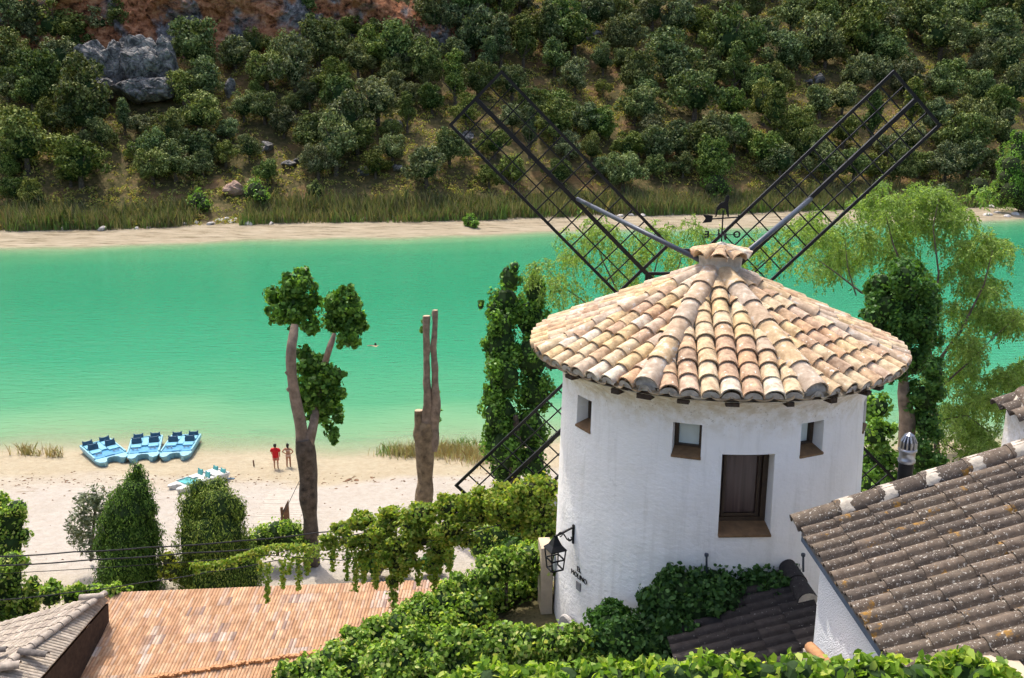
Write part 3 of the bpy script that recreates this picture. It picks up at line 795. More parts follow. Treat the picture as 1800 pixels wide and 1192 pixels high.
def build_reeds():
    rs = np.random.default_rng(78)
    def blades(n, xr, er, hr, mat, name, label, skip=True, dense=0.0):
        X = rs.uniform(xr[0], xr[1], n); E = rs.uniform(er[0], er[1], n)
        Y = far_shore(X) + E; 
        ok = rs.random(n) < np.clip(sstep(0.3, 0.45, fbm(X * 0.13, Y * 0.2, 81)) + dense, 0, 1)
        if skip: ok &= ~((X > -60.5) & (X < -52))
        X, Y = X[ok], Y[ok]; Z = ground_z(X, Y); n = len(X)
        h = rs.uniform(hr[0], hr[1], n) * (0.15 + 1.9 * fbm(X * 0.09, Y * 0.12, 83)) * (1 + 0.35 * rs.normal(size=n)).clip(.4, 1.5)
        lean = rs.normal(size=(n, 2)) * 0.22
        w = rs.uniform(0.03, 0.075, n)
        a = rs.uniform(0, 3.14, n)
        B = np.stack([X, Y, Z], -1); wv = np.stack([np.cos(a) * w, np.sin(a) * w, 0 * a], -1)
        mid = B + np.stack([lean[:, 0] * h * 0.3, lean[:, 1] * h * 0.3, h * 0.6], -1)
        T = B + np.stack([lean[:, 0] * h, lean[:, 1] * h, h], -1)
        V = np.stack([B - wv, B + wv, mid + wv * 1.3, T, mid - wv * 1.3], 1).reshape(-1, 3)
        F = np.arange(n * 5).reshape(n, 5)
        tag(link(name, poly_mesh(name, V, F, mat)), label, 'reeds', kind='stuff')
    blades(60000, (-150, 150), (13.0, 22), (1.15, 2.5), 'reed_leaf', 'reeds', 'belt of brownish green reeds along the far shore', dense=0.35)
    blades(9000, (-150, 150), (12.5, 16), (0.8, 1.9), 'reed_green', 'reed_shoots', 'fresh green shoots at the foot of the far reed belt', dense=-0.1)
build_reeds()

def bush(name, ells, n, size, mat, label, cat='bush', group=None, core='shade_green', aspect=0.6, stem=True, shape=4, droop=0.0, shell=0.35, wild=0.6, base=None, leafname='leaves', stembark='bark_dark', corescale=0.8):
    C = np.array([e[0] for e in ells]); 
    if base is None:
        base = (C[:, 0].mean(), C[:, 1].mean(), min(e[0][2] - np.broadcast_to(e[1], 3)[2] for e in ells))
    root = empty(name, base, label, cat, group)
    P, N = tuft_points(ells, int(n * 1.25), 6, .42, 9, shell) if core else blob_points(ells, n, shell)
    leaf_obj(leafname, P, N, size, mat, root, aspect=aspect, shape=shape, droop=droop, wild=wild)
    if core: core_mesh(ells, corescale).build('shade_core', core, root)
    if stem:
        top = C[np.argmax(C[:, 2])]
        MB().tube([base, (np.array(base) * 0.5 + top * 0.5), top], [0.09 * max(1, size * 4), 0.07, 0.03], 6).build('stem', stembark, root)
    return root
# bright tree at the right-hand end of the far shore and small green shrubs by the reeds
g = on_ground(1790, 372); t = g[1] / ray(1790, 300)[1]
def far_ells(lst, t):
    out = []
    for (px, py, r) in lst:
        P = at_t(px, py, t + random.uniform(-2, 2)); s = r * t / FPX
        out.append((P, (s, s, s)))
    return out
bush('leafy_tree', far_ells([(1795, 265, 26), (1778, 290, 22), (1805, 310, 34), (1768, 312, 17), (1775, 335, 22), (1800, 350, 30), (1818, 250, 26), (1765, 288, 12), (1752, 330, 12), (1762, 350, 16), (1790, 240, 13), (1785, 315, 22)], t), 9000, 0.34, 'bright_leaf', 'bright yellow-green tree at the right edge on the far shore', 'tree', core='shade_olive', base=g, corescale=0.7)
for px, py, r, lab in [(450, 335, 22, 'small fresh-green shrub beside the pinkish boulder'), (555, 332, 14, 'narrow dark-green shrub standing in the reeds'), (350, 352, 20, 'grey-green rounded bush at the end of the left reed belt'),
                       (828, 388, 12, 'low bright-green tuft on the far sand'), (1260, 322, 22, 'bright shrub behind the reeds above the weather vane'), (62, 350, 18, 'upright dark-green shrub near the left end of the reeds'),
                       (1720, 330, 26, 'dark bush beside the bright tree at the right end of the far shore'), (1650, 345, 20, 'dark low bush behind the willow on the far shore')]:
    gg = on_ground(px, py + r); tt = gg[1] / ray(px, py)[1]
    bush('shrub', far_ells([(px, py, r), (px - r * .5, py + r * .4, r * .7), (px + r * .5, py + r * .45, r * .7)], tt), 900, 0.42, 'bright_leaf' if 'green' in lab and 'dark' not in lab or 'bright' in lab.split()[0] else 'oak_leaf', lab, 'shrub', core='shade_olive', base=gg, corescale=0.7)
# ------------------------------------------------------------------ tile shapes
def barrel_mesh(name, mat, L=0.40, r1=0.112, r2=0.09, th=0.016, seg=8, flat=0.9, closed_end=False):
    """half-round tapered tile, lower end at y=0, upper end at y=L"""
    b = MB()
    vs = []
    for y, r in ((0, r1), (L, r2)):
        for rr in (r, r - th):
            for k in range(seg + 1):
                a = math.pi * k / seg
                vs.append((rr * math.cos(a), y, rr * math.sin(a) * flat))
    n = seg + 1
    o0, i0, o1, i1 = 0, n, 2 * n, 3 * n
    fs = []
    for k in range(seg):
        fs += [(o0 + k, o0 + k + 1, o1 + k + 1, o1 + k), (i0 + k, i1 + k, i1 + k + 1, i0 + k + 1), (o0 + k, i0 + k, i0 + k + 1, o0 + k + 1), (o1 + k, o1 + k + 1, i1 + k + 1, i1 + k)]
    fs += [(o0, o1, i1, i0), (o0 + seg, i0 + seg, i1 + seg, o1 + seg)]
    if closed_end: fs.append(tuple(reversed([i0 + k for k in range(n)])))
    b.add(vs, fs)
    return b.mesh(name, mat, smooth=False)
def smooth_mesh(me, ang=45):
    me.polygons.foreach_set('use_smooth', [True] * len(me.polygons))
    try: me.set_sharp_from_angle(angle=R(ang))
    except Exception: pass
    return me
def frame(lat, up):
    lat = Vector(lat).normalized(); up = Vector(up).normalized()
    nrm = lat.cross(up).normalized(); lat = up.cross(nrm)
    return Matrix((lat, up, nrm)).transposed().to_4x4()
def put(name, me, parent, loc, m4):
    o = link(name, me, parent)
    o.matrix_local = Matrix.Translation(Vector(loc) - wloc(parent)) @ m4
    return o

# ------------------------------------------------------------------ the windmill
AX, AY = 2.63, 11.6
ZE, RE, SL = 19.0, 2.36, 0.435            # eave height, eave radius, roof slope
def dirs(th):
    return Vector((math.sin(th), -math.cos(th), 0)), Vector((math.cos(th), math.sin(th), 0))
def wall_r(z): return 1.94 + max(0, 19.0 - z) * 0.028
def roof_z(r): return ZE + (RE - r) * SL
def build_mill():
    mill = empty('windmill', (AX, AY, 15.2), 'round white windmill with a clay-tiled conical roof and black lattice sails', 'windmill')
    wins = [(R(-63.0), 0.165, 18.18, 18.62, 's'), (R(-19.3), 0.165, 18.18, 18.62, 's'), (R(24.2), 0.165, 18.18, 18.62, 's'), (R(63.0), 0.165, 18.18, 18.62, 's'), (R(1.3), 0.30, 17.27, 18.25, 'b')]
    zs = sorted(set([14.4, 15.0, 15.4, 15.8, 16.2, 16.6, 17.0, 17.6, 17.9, 19.1] + [w[2] for w in wins] + [w[3] for w in wins]))
    ths = [R(a) for a in np.arange(-180, 180, 4.0)]
    ed = []
    for th, hw, z0, z1, k in wins:
        d = math.asin(hw / 1.96); ed += [th - d, th + d]
    ths = sorted([t for t in ths if min(abs(t - e) for e in ed) > R(0.8)] + ed)
    def pt(th, z):
        d, l = dirs(th); r = wall_r(z)
        return (AX + d.x * r, AY + d.y * r, z)
    b = MB(); nT = len(ths)
    b.v = [pt(t, z) for z in zs for t in ths]
    def inside(t, z):
        for th, hw, z0, z1, k in wins:
            d = math.asin(hw / 1.96)
            if th - d < t < th + d and z0 < z < z1: return True
        return False
    for i in range(len(zs) - 1):
        for k in range(nT):
            k2 = (k + 1) % nT
            tm = (ths[k] + (ths[k2] if k2 else ths[k2] + 2 * math.pi)) / 2
            if not inside(tm, (zs[i] + zs[i + 1]) / 2):
                b.f.append((i * nT + k, i * nT + k2, (i + 1) * nT + k2, (i + 1) * nT + k))
    w = b.build('wall', 'white_plaster', mill); smooth_angle(w, 30)
    for th, hw, z0, z1, kind in wins:
        d, l = dirs(th); c = Vector((AX, AY, 0))
        rb = 1.94 * math.cos(math.asin(hw / 1.96)) - (0.17 if kind == 's' else 0.2)
        win = empty('window', c + d * 1.95 + Vector((0, 0, z0)))
        win.parent = mill; win.location = (c + d * 1.95 + Vector((0, 0, z0))) - Vector((AX, AY, 15.2))
        def q(u, z, r): return c + d * r + l * u + Vector((0, 0, z))
        rv = MB(); de = math.asin(hw / 1.96)
        for sgn in (-1, 1):
            a0, a1 = pt(th + sgn * de, z0), pt(th + sgn * de, z1)
            rv.add([a0, a1, q(sgn * hw, z1, rb - .03), q(sgn * hw, z0, rb - .03)], [(0, 1, 2, 3)])
        n = 6
        for z in (z0, z1):
            us = [th + de * (2 * k / n - 1) for k in range(n + 1)]
            inner = [q(1.96 * math.sin(t - th), z, rb - .03) for t in us]
            rv.add([pt(t, z) for t in us] + inner, [(k, k + 1, n + 2 + k, n + 1 + k) for k in range(n)])
        rv.build('reveal', 'white_plaster', win)
        fw = 0.045 if kind == 's' else 0.06
        fr = MB()
        zb = z0 + (0.045 if kind == 's' else 0.06)
        rot = Matrix((l, d, Vector((0, 0, 1)))).transposed()
        for u in (-hw + fw / 2 + .002, hw - fw / 2 - .002): fr.box(q(u, (zb + z1) / 2, rb), (fw, 0.05, z1 - zb - .004), mat=rot)
        for z in (zb + fw / 2, z1 - fw / 2 - .003): fr.box(q(0, z, rb - .003), (2 * hw - .01, 0.05, fw), mat=rot)
        if kind == 'b':
            for u in (-hw + .1, hw - .1): fr.box(q(u, (zb + z1) / 2, rb - .012), (0.035, 0.04, z1 - zb - .1), mat=rot)
            for z in (zb + .085, z1 - .085): fr.box(q(0, z, rb - .014), (2 * hw - .2, 0.04, 0.035), mat=rot)
        fr.build('frame', 'frame_brown', win)
        pn = MB().box(q(0, (zb + z1) / 2, rb - .03), (2 * hw - .02, 0.012, z1 - zb - .02), mat=rot)
        pn.build('pane', 'blind' if kind == 's' else 'curtain', win)
        s = MB(); dz = 0.075 if kind == 's' else 0.075
        rf = 1.975 + (0.03 if kind == 'b' else 0)
        h2 = hw + 0.004
        s.add([q(-h2, z0 - .012, rf), q(h2, z0 - .012, rf), q(h2, z0 + .014, rf), q(-h2, z0 + .014, rf), q(-h2, z0 - .01, rb), q(h2, z0 - .01, rb), q(h2, z0 + dz, rb), q(-h2, z0 + dz, rb)],
              [(0, 1, 2, 3), (3, 2, 6, 7), (0, 4, 5, 1), (0, 3, 7, 4), (1, 5, 6, 2), (4, 7, 6, 5)])
        s.build('sill', 'sill_brown', win)
    # rafter ends under the eave
    for a in range(-96, 100, 13):
        th = R(a + random.uniform(-3, 5)); d, l = dirs(th)
        c = Vector((AX, AY, ZE - .055 - random.uniform(0, .012))) + d * (RE - .17)
        MB().box(c, (random.uniform(.08, .17), .2, random.uniform(.04, .06)), mat=Matrix((l, d, Vector((0, 0, 1)))).transposed()).build('rafter_end', 'rafter_brown', mill)
    # roof
    roof = empty('roof', (0, 0, 0)); roof.parent = mill; roof.location = (0, 0, ZE - 15.2)
    MB().lathe([(0.05, roof_z(.05) - .02), (RE - .05, roof_z(RE - .05) - .03)], (AX, AY, 0), 64).build('tile_bed', 'tile_bed', roof)
    cv = MB().lathe([(1.953 + (RE - .06 - 1.953) * (1 - q / 10) ** 2.6, ZE - .02 - .40 * (q / 10)) for q in range(11)], (AX, AY, 0), 96)
    smooth_angle(cv.build('eave_cove', 'white_plaster', mill), 100)
    tiles = [smooth_mesh(barrel_mesh('clay_tile_%d' % i, 'clay_tile', 0.33, 0.106 + .006 * i, 0.092 + .004 * i)) for i in range(3)]
    ridge = smooth_mesh(barrel_mesh('ridge_tile', 'ridge_clay', 0.46, 0.118, 0.1))
    ridge2 = smooth_mesh(barrel_mesh('hip_tile', 'ridge_clay', 0.46, 0.145, 0.125))
    chan = MB(); plug = MB()
    W, EX = 0.222, 0.225
    rear = MB()
    t225 = math.tan(R(22.5))
    for k in range(8):
        th = R(-7.0 + 45 * k); d, l = dirs(th); c = Vector((AX, AY, 0))
        vis = True
        def P(s, t, dz=0.0):
            return c + d * s + l * t + Vector((0, 0, roof_z(math.hypot(s, t)) + dz))
        for j in range(-4, 5):
            t = j * W + random.uniform(-.006, .006)
            sb = math.sqrt(RE * RE - t * t)
            st = max(abs(t) / t225 + 0.05, 0.33)
            n = int(math.ceil((sb - st) / EX))
            for i in range(n):
                s0 = sb - i * EX + random.uniform(-.012, .012)
                s1 = max(s0 - 0.30, 0.1)
                p0, p1 = P(s0, t, .052), P(s1, t, .030)
                up = p1 - p0
                lat = l + Vector((0, 0, random.uniform(-.05, .05))) + d * random.uniform(-.03, .03)
                if s0 - st < 0.1: continue
                if k in (3, 4, 5):
                    me_ = tiles[i % 3]; fm = Matrix.Translation(p0) @ frame(lat, up)
                    rear.add([fm @ v.co for v in me_.vertices], [tuple(f_.vertices) for f_ in me_.polygons]); continue
                put('roof_tile', tiles[random.randrange(3)], roof, p0 + l * random.uniform(-.006, .006), frame(lat, up))
            # mortar plug in the eave tile
            p0, p1 = P(sb - .012, t, .03), P(sb - .4, t, .03); m = frame(l, p1 - p0)
            vs = [m.to_3x3() @ Vector((0.098 * math.cos(math.pi * q / 8), 0, 0.088 * math.sin(math.pi * q / 8) - .004)) + p0 for q in range(9)]
            MB().add(vs, [tuple(range(9))]).build('mortar_plug', 'mortar_grey', roof)
        for j in range(-5, 5):
            t = (j + .5) * W
            if abs(t) > RE * math.sin(R(22.5)): continue
            sb = math.sqrt(RE * RE - t * t) - .015; st = max(abs(t) / t225, .3)
            n = max(1, int(round((sb - st) / .32)))
            for i in range(n):
                s0 = sb - i * .32; s1 = max(s0 - .36, .1)
                p0, p1 = P(s0, t, .012), P(s1, t, -.004); m = frame(l, p1 - p0).to_3x3()
                for (ra, pa), (rb_, pb) in (((.105, p0), (.09, p1)),):
                    A = [m @ Vector((ra * math.cos(math.pi * q / 6), 0, .05 - ra * .5 * math.sin(math.pi * q / 6))) + pa for q in range(7)]
                    B = [m @ Vector((rb_ * math.cos(math.pi * q / 6), 0, .05 - rb_ * .5 * math.sin(math.pi * q / 6))) + pb for q in range(7)]
                    A2 = [v - Vector((0, 0, .016)) for v in A]
                    chan.add(A + B + A2, [(q, q + 1, 8 + q, 7 + q) for q in range(6)] + [(q, 14 + q, 15 + q, q + 1) for q in range(6)])
        # hip between this sector and the next
        th2 = th + R(22.5); d2, l2 = dirs(th2)
        r = RE + .005; big = k in (0, 7); hz = .095 if big else .075
        while r > 0.5:
            p0 = c + d2 * r + Vector((0, 0, roof_z(r) + hz)); r1 = r - .42
            p1 = c + d2 * r1 + Vector((0, 0, roof_z(r1) + hz - .013))
            put('ridge_tile', ridge2 if big else ridge, roof, p0, frame(l2 + Vector((0, 0, random.uniform(-.06, .06))), p1 - p0))
            r -= .36
        e0 = c + d2 * (RE - .015) + Vector((0, 0, roof_z(RE - .015) + hz - .02)); rp = .13 if big else .106
        MB().add([e0 + l2 * (rp * math.cos(math.pi * q / 8)) + Vector((0, 0, rp * .88 * math.sin(math.pi * q / 8))) for q in range(9)], [tuple(range(9))]).build('mortar_plug', 'mortar_grey', roof)
        # mortar beds along the hip
        for sgn in (-1, 1):
            mb = MB(); pts = []
            for q in range(12):
                rr = .4 + q * (RE - .45) / 11
                pts.append(c + d2 * rr + l2 * (sgn * (.115 + random.uniform(-.012, .02))) + Vector((0, 0, roof_z(rr) + .03)))
            mb.tube(pts, [random.uniform(.02, .045) for _ in pts], 6)
            smooth_angle(mb.build('hip_mortar', 'mortar', roof), 60)
    rear.build('rear_tiles', 'clay_channel', roof, kind='stuff')
    o = chan.build('channel_tiles', 'clay_channel', roof, kind='stuff')
    # cap
    cap = empty('cap', (0, 0, 0)); cap.parent = mill; cap.location = (.05, 0, 19.8 - 15.2)
    cx, cy = AX + .05, AY
    b = MB().lathe([(0.40, 19.76), (0.33, 19.86), (0.285, 19.96), (0.265, 20.08), (0.275, 20.2), (0.29, 20.23), (.1, 20.25)], (cx, cy, 0), 28)
    smooth_angle(b.build('cap_wall', 'mortar', cap), 50)
    MB().lathe([(.03, 0), (.045, .012), (.03, .02)], (0, 0, 0), 10).v
    ring = MB(); d, l = dirs(R(-22)); pr = Vector((cx, cy, 20.05)) + d * .272
    ring.tube([pr + l * .028 * math.cos(a) + Vector((0, 0, .028 * math.sin(a))) for a in np.linspace(0, 2 * math.pi, 11)], .008, 5)
    ring.build('vent_ring', 'rafter_brown', cap)
    capt = smooth_mesh(barrel_mesh('cap_tile', 'clay_tile', 0.36, 0.115, 0.04, 0.016))
    for k in range(9):
        d, l = dirs(R(40 * k - 14 + random.uniform(-6, 6)))
        p0 = Vector((cx, cy, 20.21 + random.uniform(-.015, .015))) + d * .36; p1 = Vector((cx, cy, 20.335)) + d * .03
        put('cap_tile', capt, cap, p0, frame(l + Vector((0, 0, random.uniform(-.15, .15))), p1 - p0))
    lump = MB().lathe([(.0, 20.395), (.05, 20.38), (.1, 20.34), (.14, 20.29)], (cx, cy, 0), 12)
    smooth_angle(lump.build('cap_mortar', 'mortar', cap), 80)
    # sails
    HX, HY, HZ = 2.79, 14.25, 18.86
    src = []
    for si, ang in enumerate((45, 135, 225, 315)):
        s = empty('sail', (0, 0, 0)); s.parent = mill; s.location = (HX - AX, HY - AY, HZ - 15.2)
        s.rotation_euler = (0, -R(ang), 0)
        if si == 0:
            r0, r1, hw = 1.02, 4.72, 0.55
            def add(name, a, b2, w, h):
                m = MB().bar(a, b2, w, h, up=(0, 1, 0)).mesh(name, 'black_iron'); src.append((name, m))
            add('stock', (0, 0, 0), (r1, 0, 0), .066, .06)
            for e in (-hw, hw): add('frame_bar', (r0, 0.002, e), (r1, 0.002, e), .046, .04)
            for e in (r0, r1): add('frame_bar', (e, 0.004, -hw - .022), (e, 0.004, hw + .022), .046, .04)
            for e in (-hw / 2, hw / 2): add('lattice_bar', (r0, 0.026, e), (r1, 0.026, e), .02, .018)
            nb = 14
            for q in range(1, nb):
                e = r0 + (r1 - r0) * q / nb
                add('lattice_bar', (e, 0.05, -hw), (e, 0.05, hw), .02, .018)
        for name, m in src:
            link(name, m, s)
    hub = MB()
    hub.tube([(HX, HY - .5, HZ + .1), (HX, HY + .12, HZ)], .16, 12)
    hub.bar((AX, AY + 1.9, HZ + .25), (HX, HY, HZ), .12)
    hub.build('hub', 'black_iron', mill)
    fb = MB()
    i1 = at_y(1137, 481, HY + .06); i2 = at_y(1190, 440, HY + .06)
    fb.bar(i1, (HX + .75, HY + .06, i1[2]), .05); fb.bar(i2, (HX + .4, HY + .06, i2[2]), .05); fb.bar(i1, (i1[0], HY + .06, i1[2] - .5), .05)
    fb.build('hub_brace', 'black_iron', mill)
    for (sx, px, py) in ((-1, 1015, 350), (1, 1425, 350)):
        e = at_y(px, py, HY - .05)
        MB().tube([(cx + sx * .2, AY + .05, 20.12), tuple(e)], .036, 8).build('stay_rod', 'grey_iron', mill, smooth=True)
    return mill
MILL = build_mill()

def text_mesh(name, cu, parent):
    tmp = bpy.data.objects.new(name, cu); COL.objects.link(tmp)
    bpy.context.view_layer.update()
    me = bpy.data.meshes.new_from_object(tmp.evaluated_get(bpy.context.evaluated_depsgraph_get()))
    bpy.data.objects.remove(tmp, do_unlink=True)
    if not me.materials: me.materials.append(MATS['black_iron'])
    return link(name, me, parent)
def build_vane():
    x0, y0, z0 = AX + .05, AY, 20.33
    v = empty('weather_vane', (x0, y0, z0), 'black iron weather vane with compass letters on the windmill cap', 'weather vane')
    MB().tube([(x0, y0, z0), (x0, y0, z0 + .46)], .009, 6).build('rod', 'black_iron', v)
    MB().bar((x0 - .19, y0, z0 + .15), (x0 + .19, y0, z0 + .15), .008).bar((x0, y0 - .19, z0 + .15), (x0, y0 + .19, z0 + .15), .008).build('compass_arms', 'black_iron', v)
    for ch, dx, dy in (('E', -.19, 0), ('O', .19, 0), ('N', 0, -.19), ('S', 0, .19)):
        cu = bpy.data.curves.new('letter', 'FONT'); cu.body = ch; cu.size = .115; cu.extrude = .006; cu.align_x = 'CENTER'; cu.align_y = 'CENTER'; cu.offset = .004
        cu.materials.append(MATS['black_iron'])
        o = text_mesh('letter', cu, v); o.location = (dx, dy, .15)
        o.rotation_euler = (R(90), 0, R(180) if dy == 0 else R(90))
    za = z0 + .36
    a = MB().bar((x0 - .16, y0, za - .01), (x0 + .2, y0, za + .015), .016)
    F = Matrix(((1, 0, 0), (0, 0, -1), (0, 1, 0))).to_4x4()
    T = Matrix.Translation((x0, y0 - .004, za)) @ F
    a.prism([(-.26, .05), (-.22, .0), (-.26, -.06), (-.14, -.045), (-.13, .035)], 0, .01, T)
    a.prism([(.19, .045), (.26, .018), (.19, -.012)], 0, .01, T)
    a.build('arrow', 'black_iron', v)
    h = MB()    # plain prancing-animal silhouette cut from sheet iron
    h.prism([(-.1, .02), (-.085, .02), (-.07, .1), (-.03, .13), (.02, .12), (.06, .02), (.075, .02), (.06, .15), (.05, .2), (.07, .27), (.045, .30), (.02, .27), (.005, .21), (-.05, .19), (-.085, .14)], 0, .012, T)
    h.build('figure', 'black_iron', v)
build_vane()

def build_lantern():
    th = R(-66); d, l = dirs(th); r = wall_r(16.8)
    W = Vector((AX, AY, 0)) + d * r
    base = W + Vector((0, 0, 16.25))
    L = empty('wall_lantern', base, 'black iron lantern hanging from a scrolled bracket on the mill wall', 'lantern')
    up = Vector((0, 0, 1))
    c = W + d * .27
    b = MB().box(W + d * .012 + up * 16.72, (.03, .025, .26), mat=Matrix((l, d, up)).transposed())
    b.bar(W + up * 16.82, c + up * 16.74, .022)
    b.tube([W + up * 16.64 + d * .02, W + d * .10 + up * 16.66, W + d * .14 + up * 16.73, W + d * .17 + up * 16.77], .009, 5)
    b.tube([W + d * .2 + up * (16.72 + .03) + (d * math.cos(a) + up * math.sin(a)) * .03 for a in np.linspace(0, 5, 9)], .008, 5)
    b.tube([W + d * .06 + up * (16.66) + (d * math.cos(a) + up * math.sin(a)) * .028 for a in np.linspace(2, 7, 9)], .008, 5)
    b.build('bracket', 'black_iron', L)
    hood = MB().lathe([(.03, 16.74), (.042, 16.71), (.09, 16.63), (.16, 16.575), (.155, 16.56)], (c.x, c.y, 0), 4, R(45) + th, R(45) + th + 2 * math.pi)
    hood.build('hood', 'black_iron', L)
    cg = MB()
    f = lambda u, w, z: c + l * u + d * w + up * z
    for su in (-1, 1):
        for sw in (-1, 1):
            cg.bar(f(su * .1, sw * .1, 16.565), f(su * .078, sw * .078, 16.29), .015)
    for z, e in ((16.43, .089), (16.29, .078)):
        for su in (-1, 1):
            cg.bar(f(su * e, -e, z), f(su * e, e, z), .016); cg.bar(f(-e, su * e, z), f(e, su * e, z), .016)
    cg.build('cage', 'black_iron', L)
    MB().tube([f(0, 0, 16.27), f(0, 0, 16.36), f(0, 0, 16.46)], [.02, .03, .012], 8).build('bulb', 'lamp_glass', L)
    # lettering and plaque on the wall below
    th2 = R(-61); d2, l2 = dirs(th2); W2 = Vector((AX, AY, 0)) + d2 * (wall_r(16.2) + .006)
    s = empty('wall_sign', W2 + up * 16.0, 'small black lettering with a dark square plaque on the mill wall below the lantern', 'sign')
    rot = Matrix((l2, up, d2)).transposed().to_4x4()
    for body, z in (('EL', 16.27), ('MOLINO', 16.17)):
        cu = bpy.data.curves.new('lettering', 'FONT'); cu.body = body; cu.size = .095; cu.extrude = .004; cu.align_x = 'CENTER'
        cu.materials.append(MATS['black_iron'])
        o = text_mesh('lettering', cu, s); o.matrix_local = Matrix.Translation(W2 + up * z - wloc(s)) @ rot
    pl = MB().box(W2 + up * 16.07, (.1, .02, .12), mat=Matrix((l2, d2, up)).transposed()); pl.build('plaque', 'slate_stone', s)
build_lantern()

def build_mill_foot():
    th = R(-86); d, l = dirs(th)
    p = Vector((AX, AY, 15.2)) + d * 2.14
    MB().box(p + Vector((-.03, .12, .5)), (.16, .34, 1.0), rz=.1).build('gate_pillar', 'beige_plaster')
    o = bpy.data.objects['gate_pillar']; tag(o, 'narrow beige plaster pillar against the mill below the lantern', 'pillar')
    d, l = dirs(R(-64)); p = Vector((AX, AY, 15.2)) + d * 2.12
    pts = [(-.17, 0), (.17, 0), (.17, .22)] + [(.17 * math.cos(a), .22 + .17 * math.sin(a)) for a in np.linspace(.2, 2.9, 9)] + [(-.17, .22)]
    m = Matrix.Translation(p) @ Matrix((l, Vector((0, 0, 1)), d)).transposed().to_4x4()
    r = empty('arched_stone', p, 'grey round-topped stone leaning against the foot of the mill', 'stone')
    MB().prism(pts, -.04, .03, m).build('slab', 'slate_stone', r)
    MB().tube([m @ Vector((x, y, .0)) for x, y in pts[1:]], .022, 6).build('rim', 'mortar_grey', r)
build_mill_foot()

# ------------------------------------------------------------------ house on the right
def roll_mesh(name, mat, L, W, roll=.66, h=.05, th=.018, seg=6):
    """one roll and its flat pan; lower end at y=0"""
    prof = [(-W / 2, 0)]
    rw = W * roll
    for k in range(seg + 1):
        a = math.pi * k / seg
        prof.append((-rw / 2 * math.cos(a) + (W - rw) / 2 - .002, h * math.sin(a) + .002))
    prof.append((W / 2 + .004, -.002))
    n = len(prof)
    vs = [(x, 0, z + .022) for x, z in prof] + [(x, L, z) for x, z in prof] + [(x, 0, z + .022 - th) for x, z in prof] + [(x, L, z - th) for x, z in prof]
    fs = []
    for k in range(n - 1):
        fs += [(k, k + 1, n + k + 1, n + k), (k, 2 * n + k, 2 * n + k + 1, k + 1), (2 * n + k, 3 * n + k, 3 * n + k + 1, 2 * n + k + 1)]
    return smooth_mesh(MB().add(vs, fs).mesh(name, mat), 50)
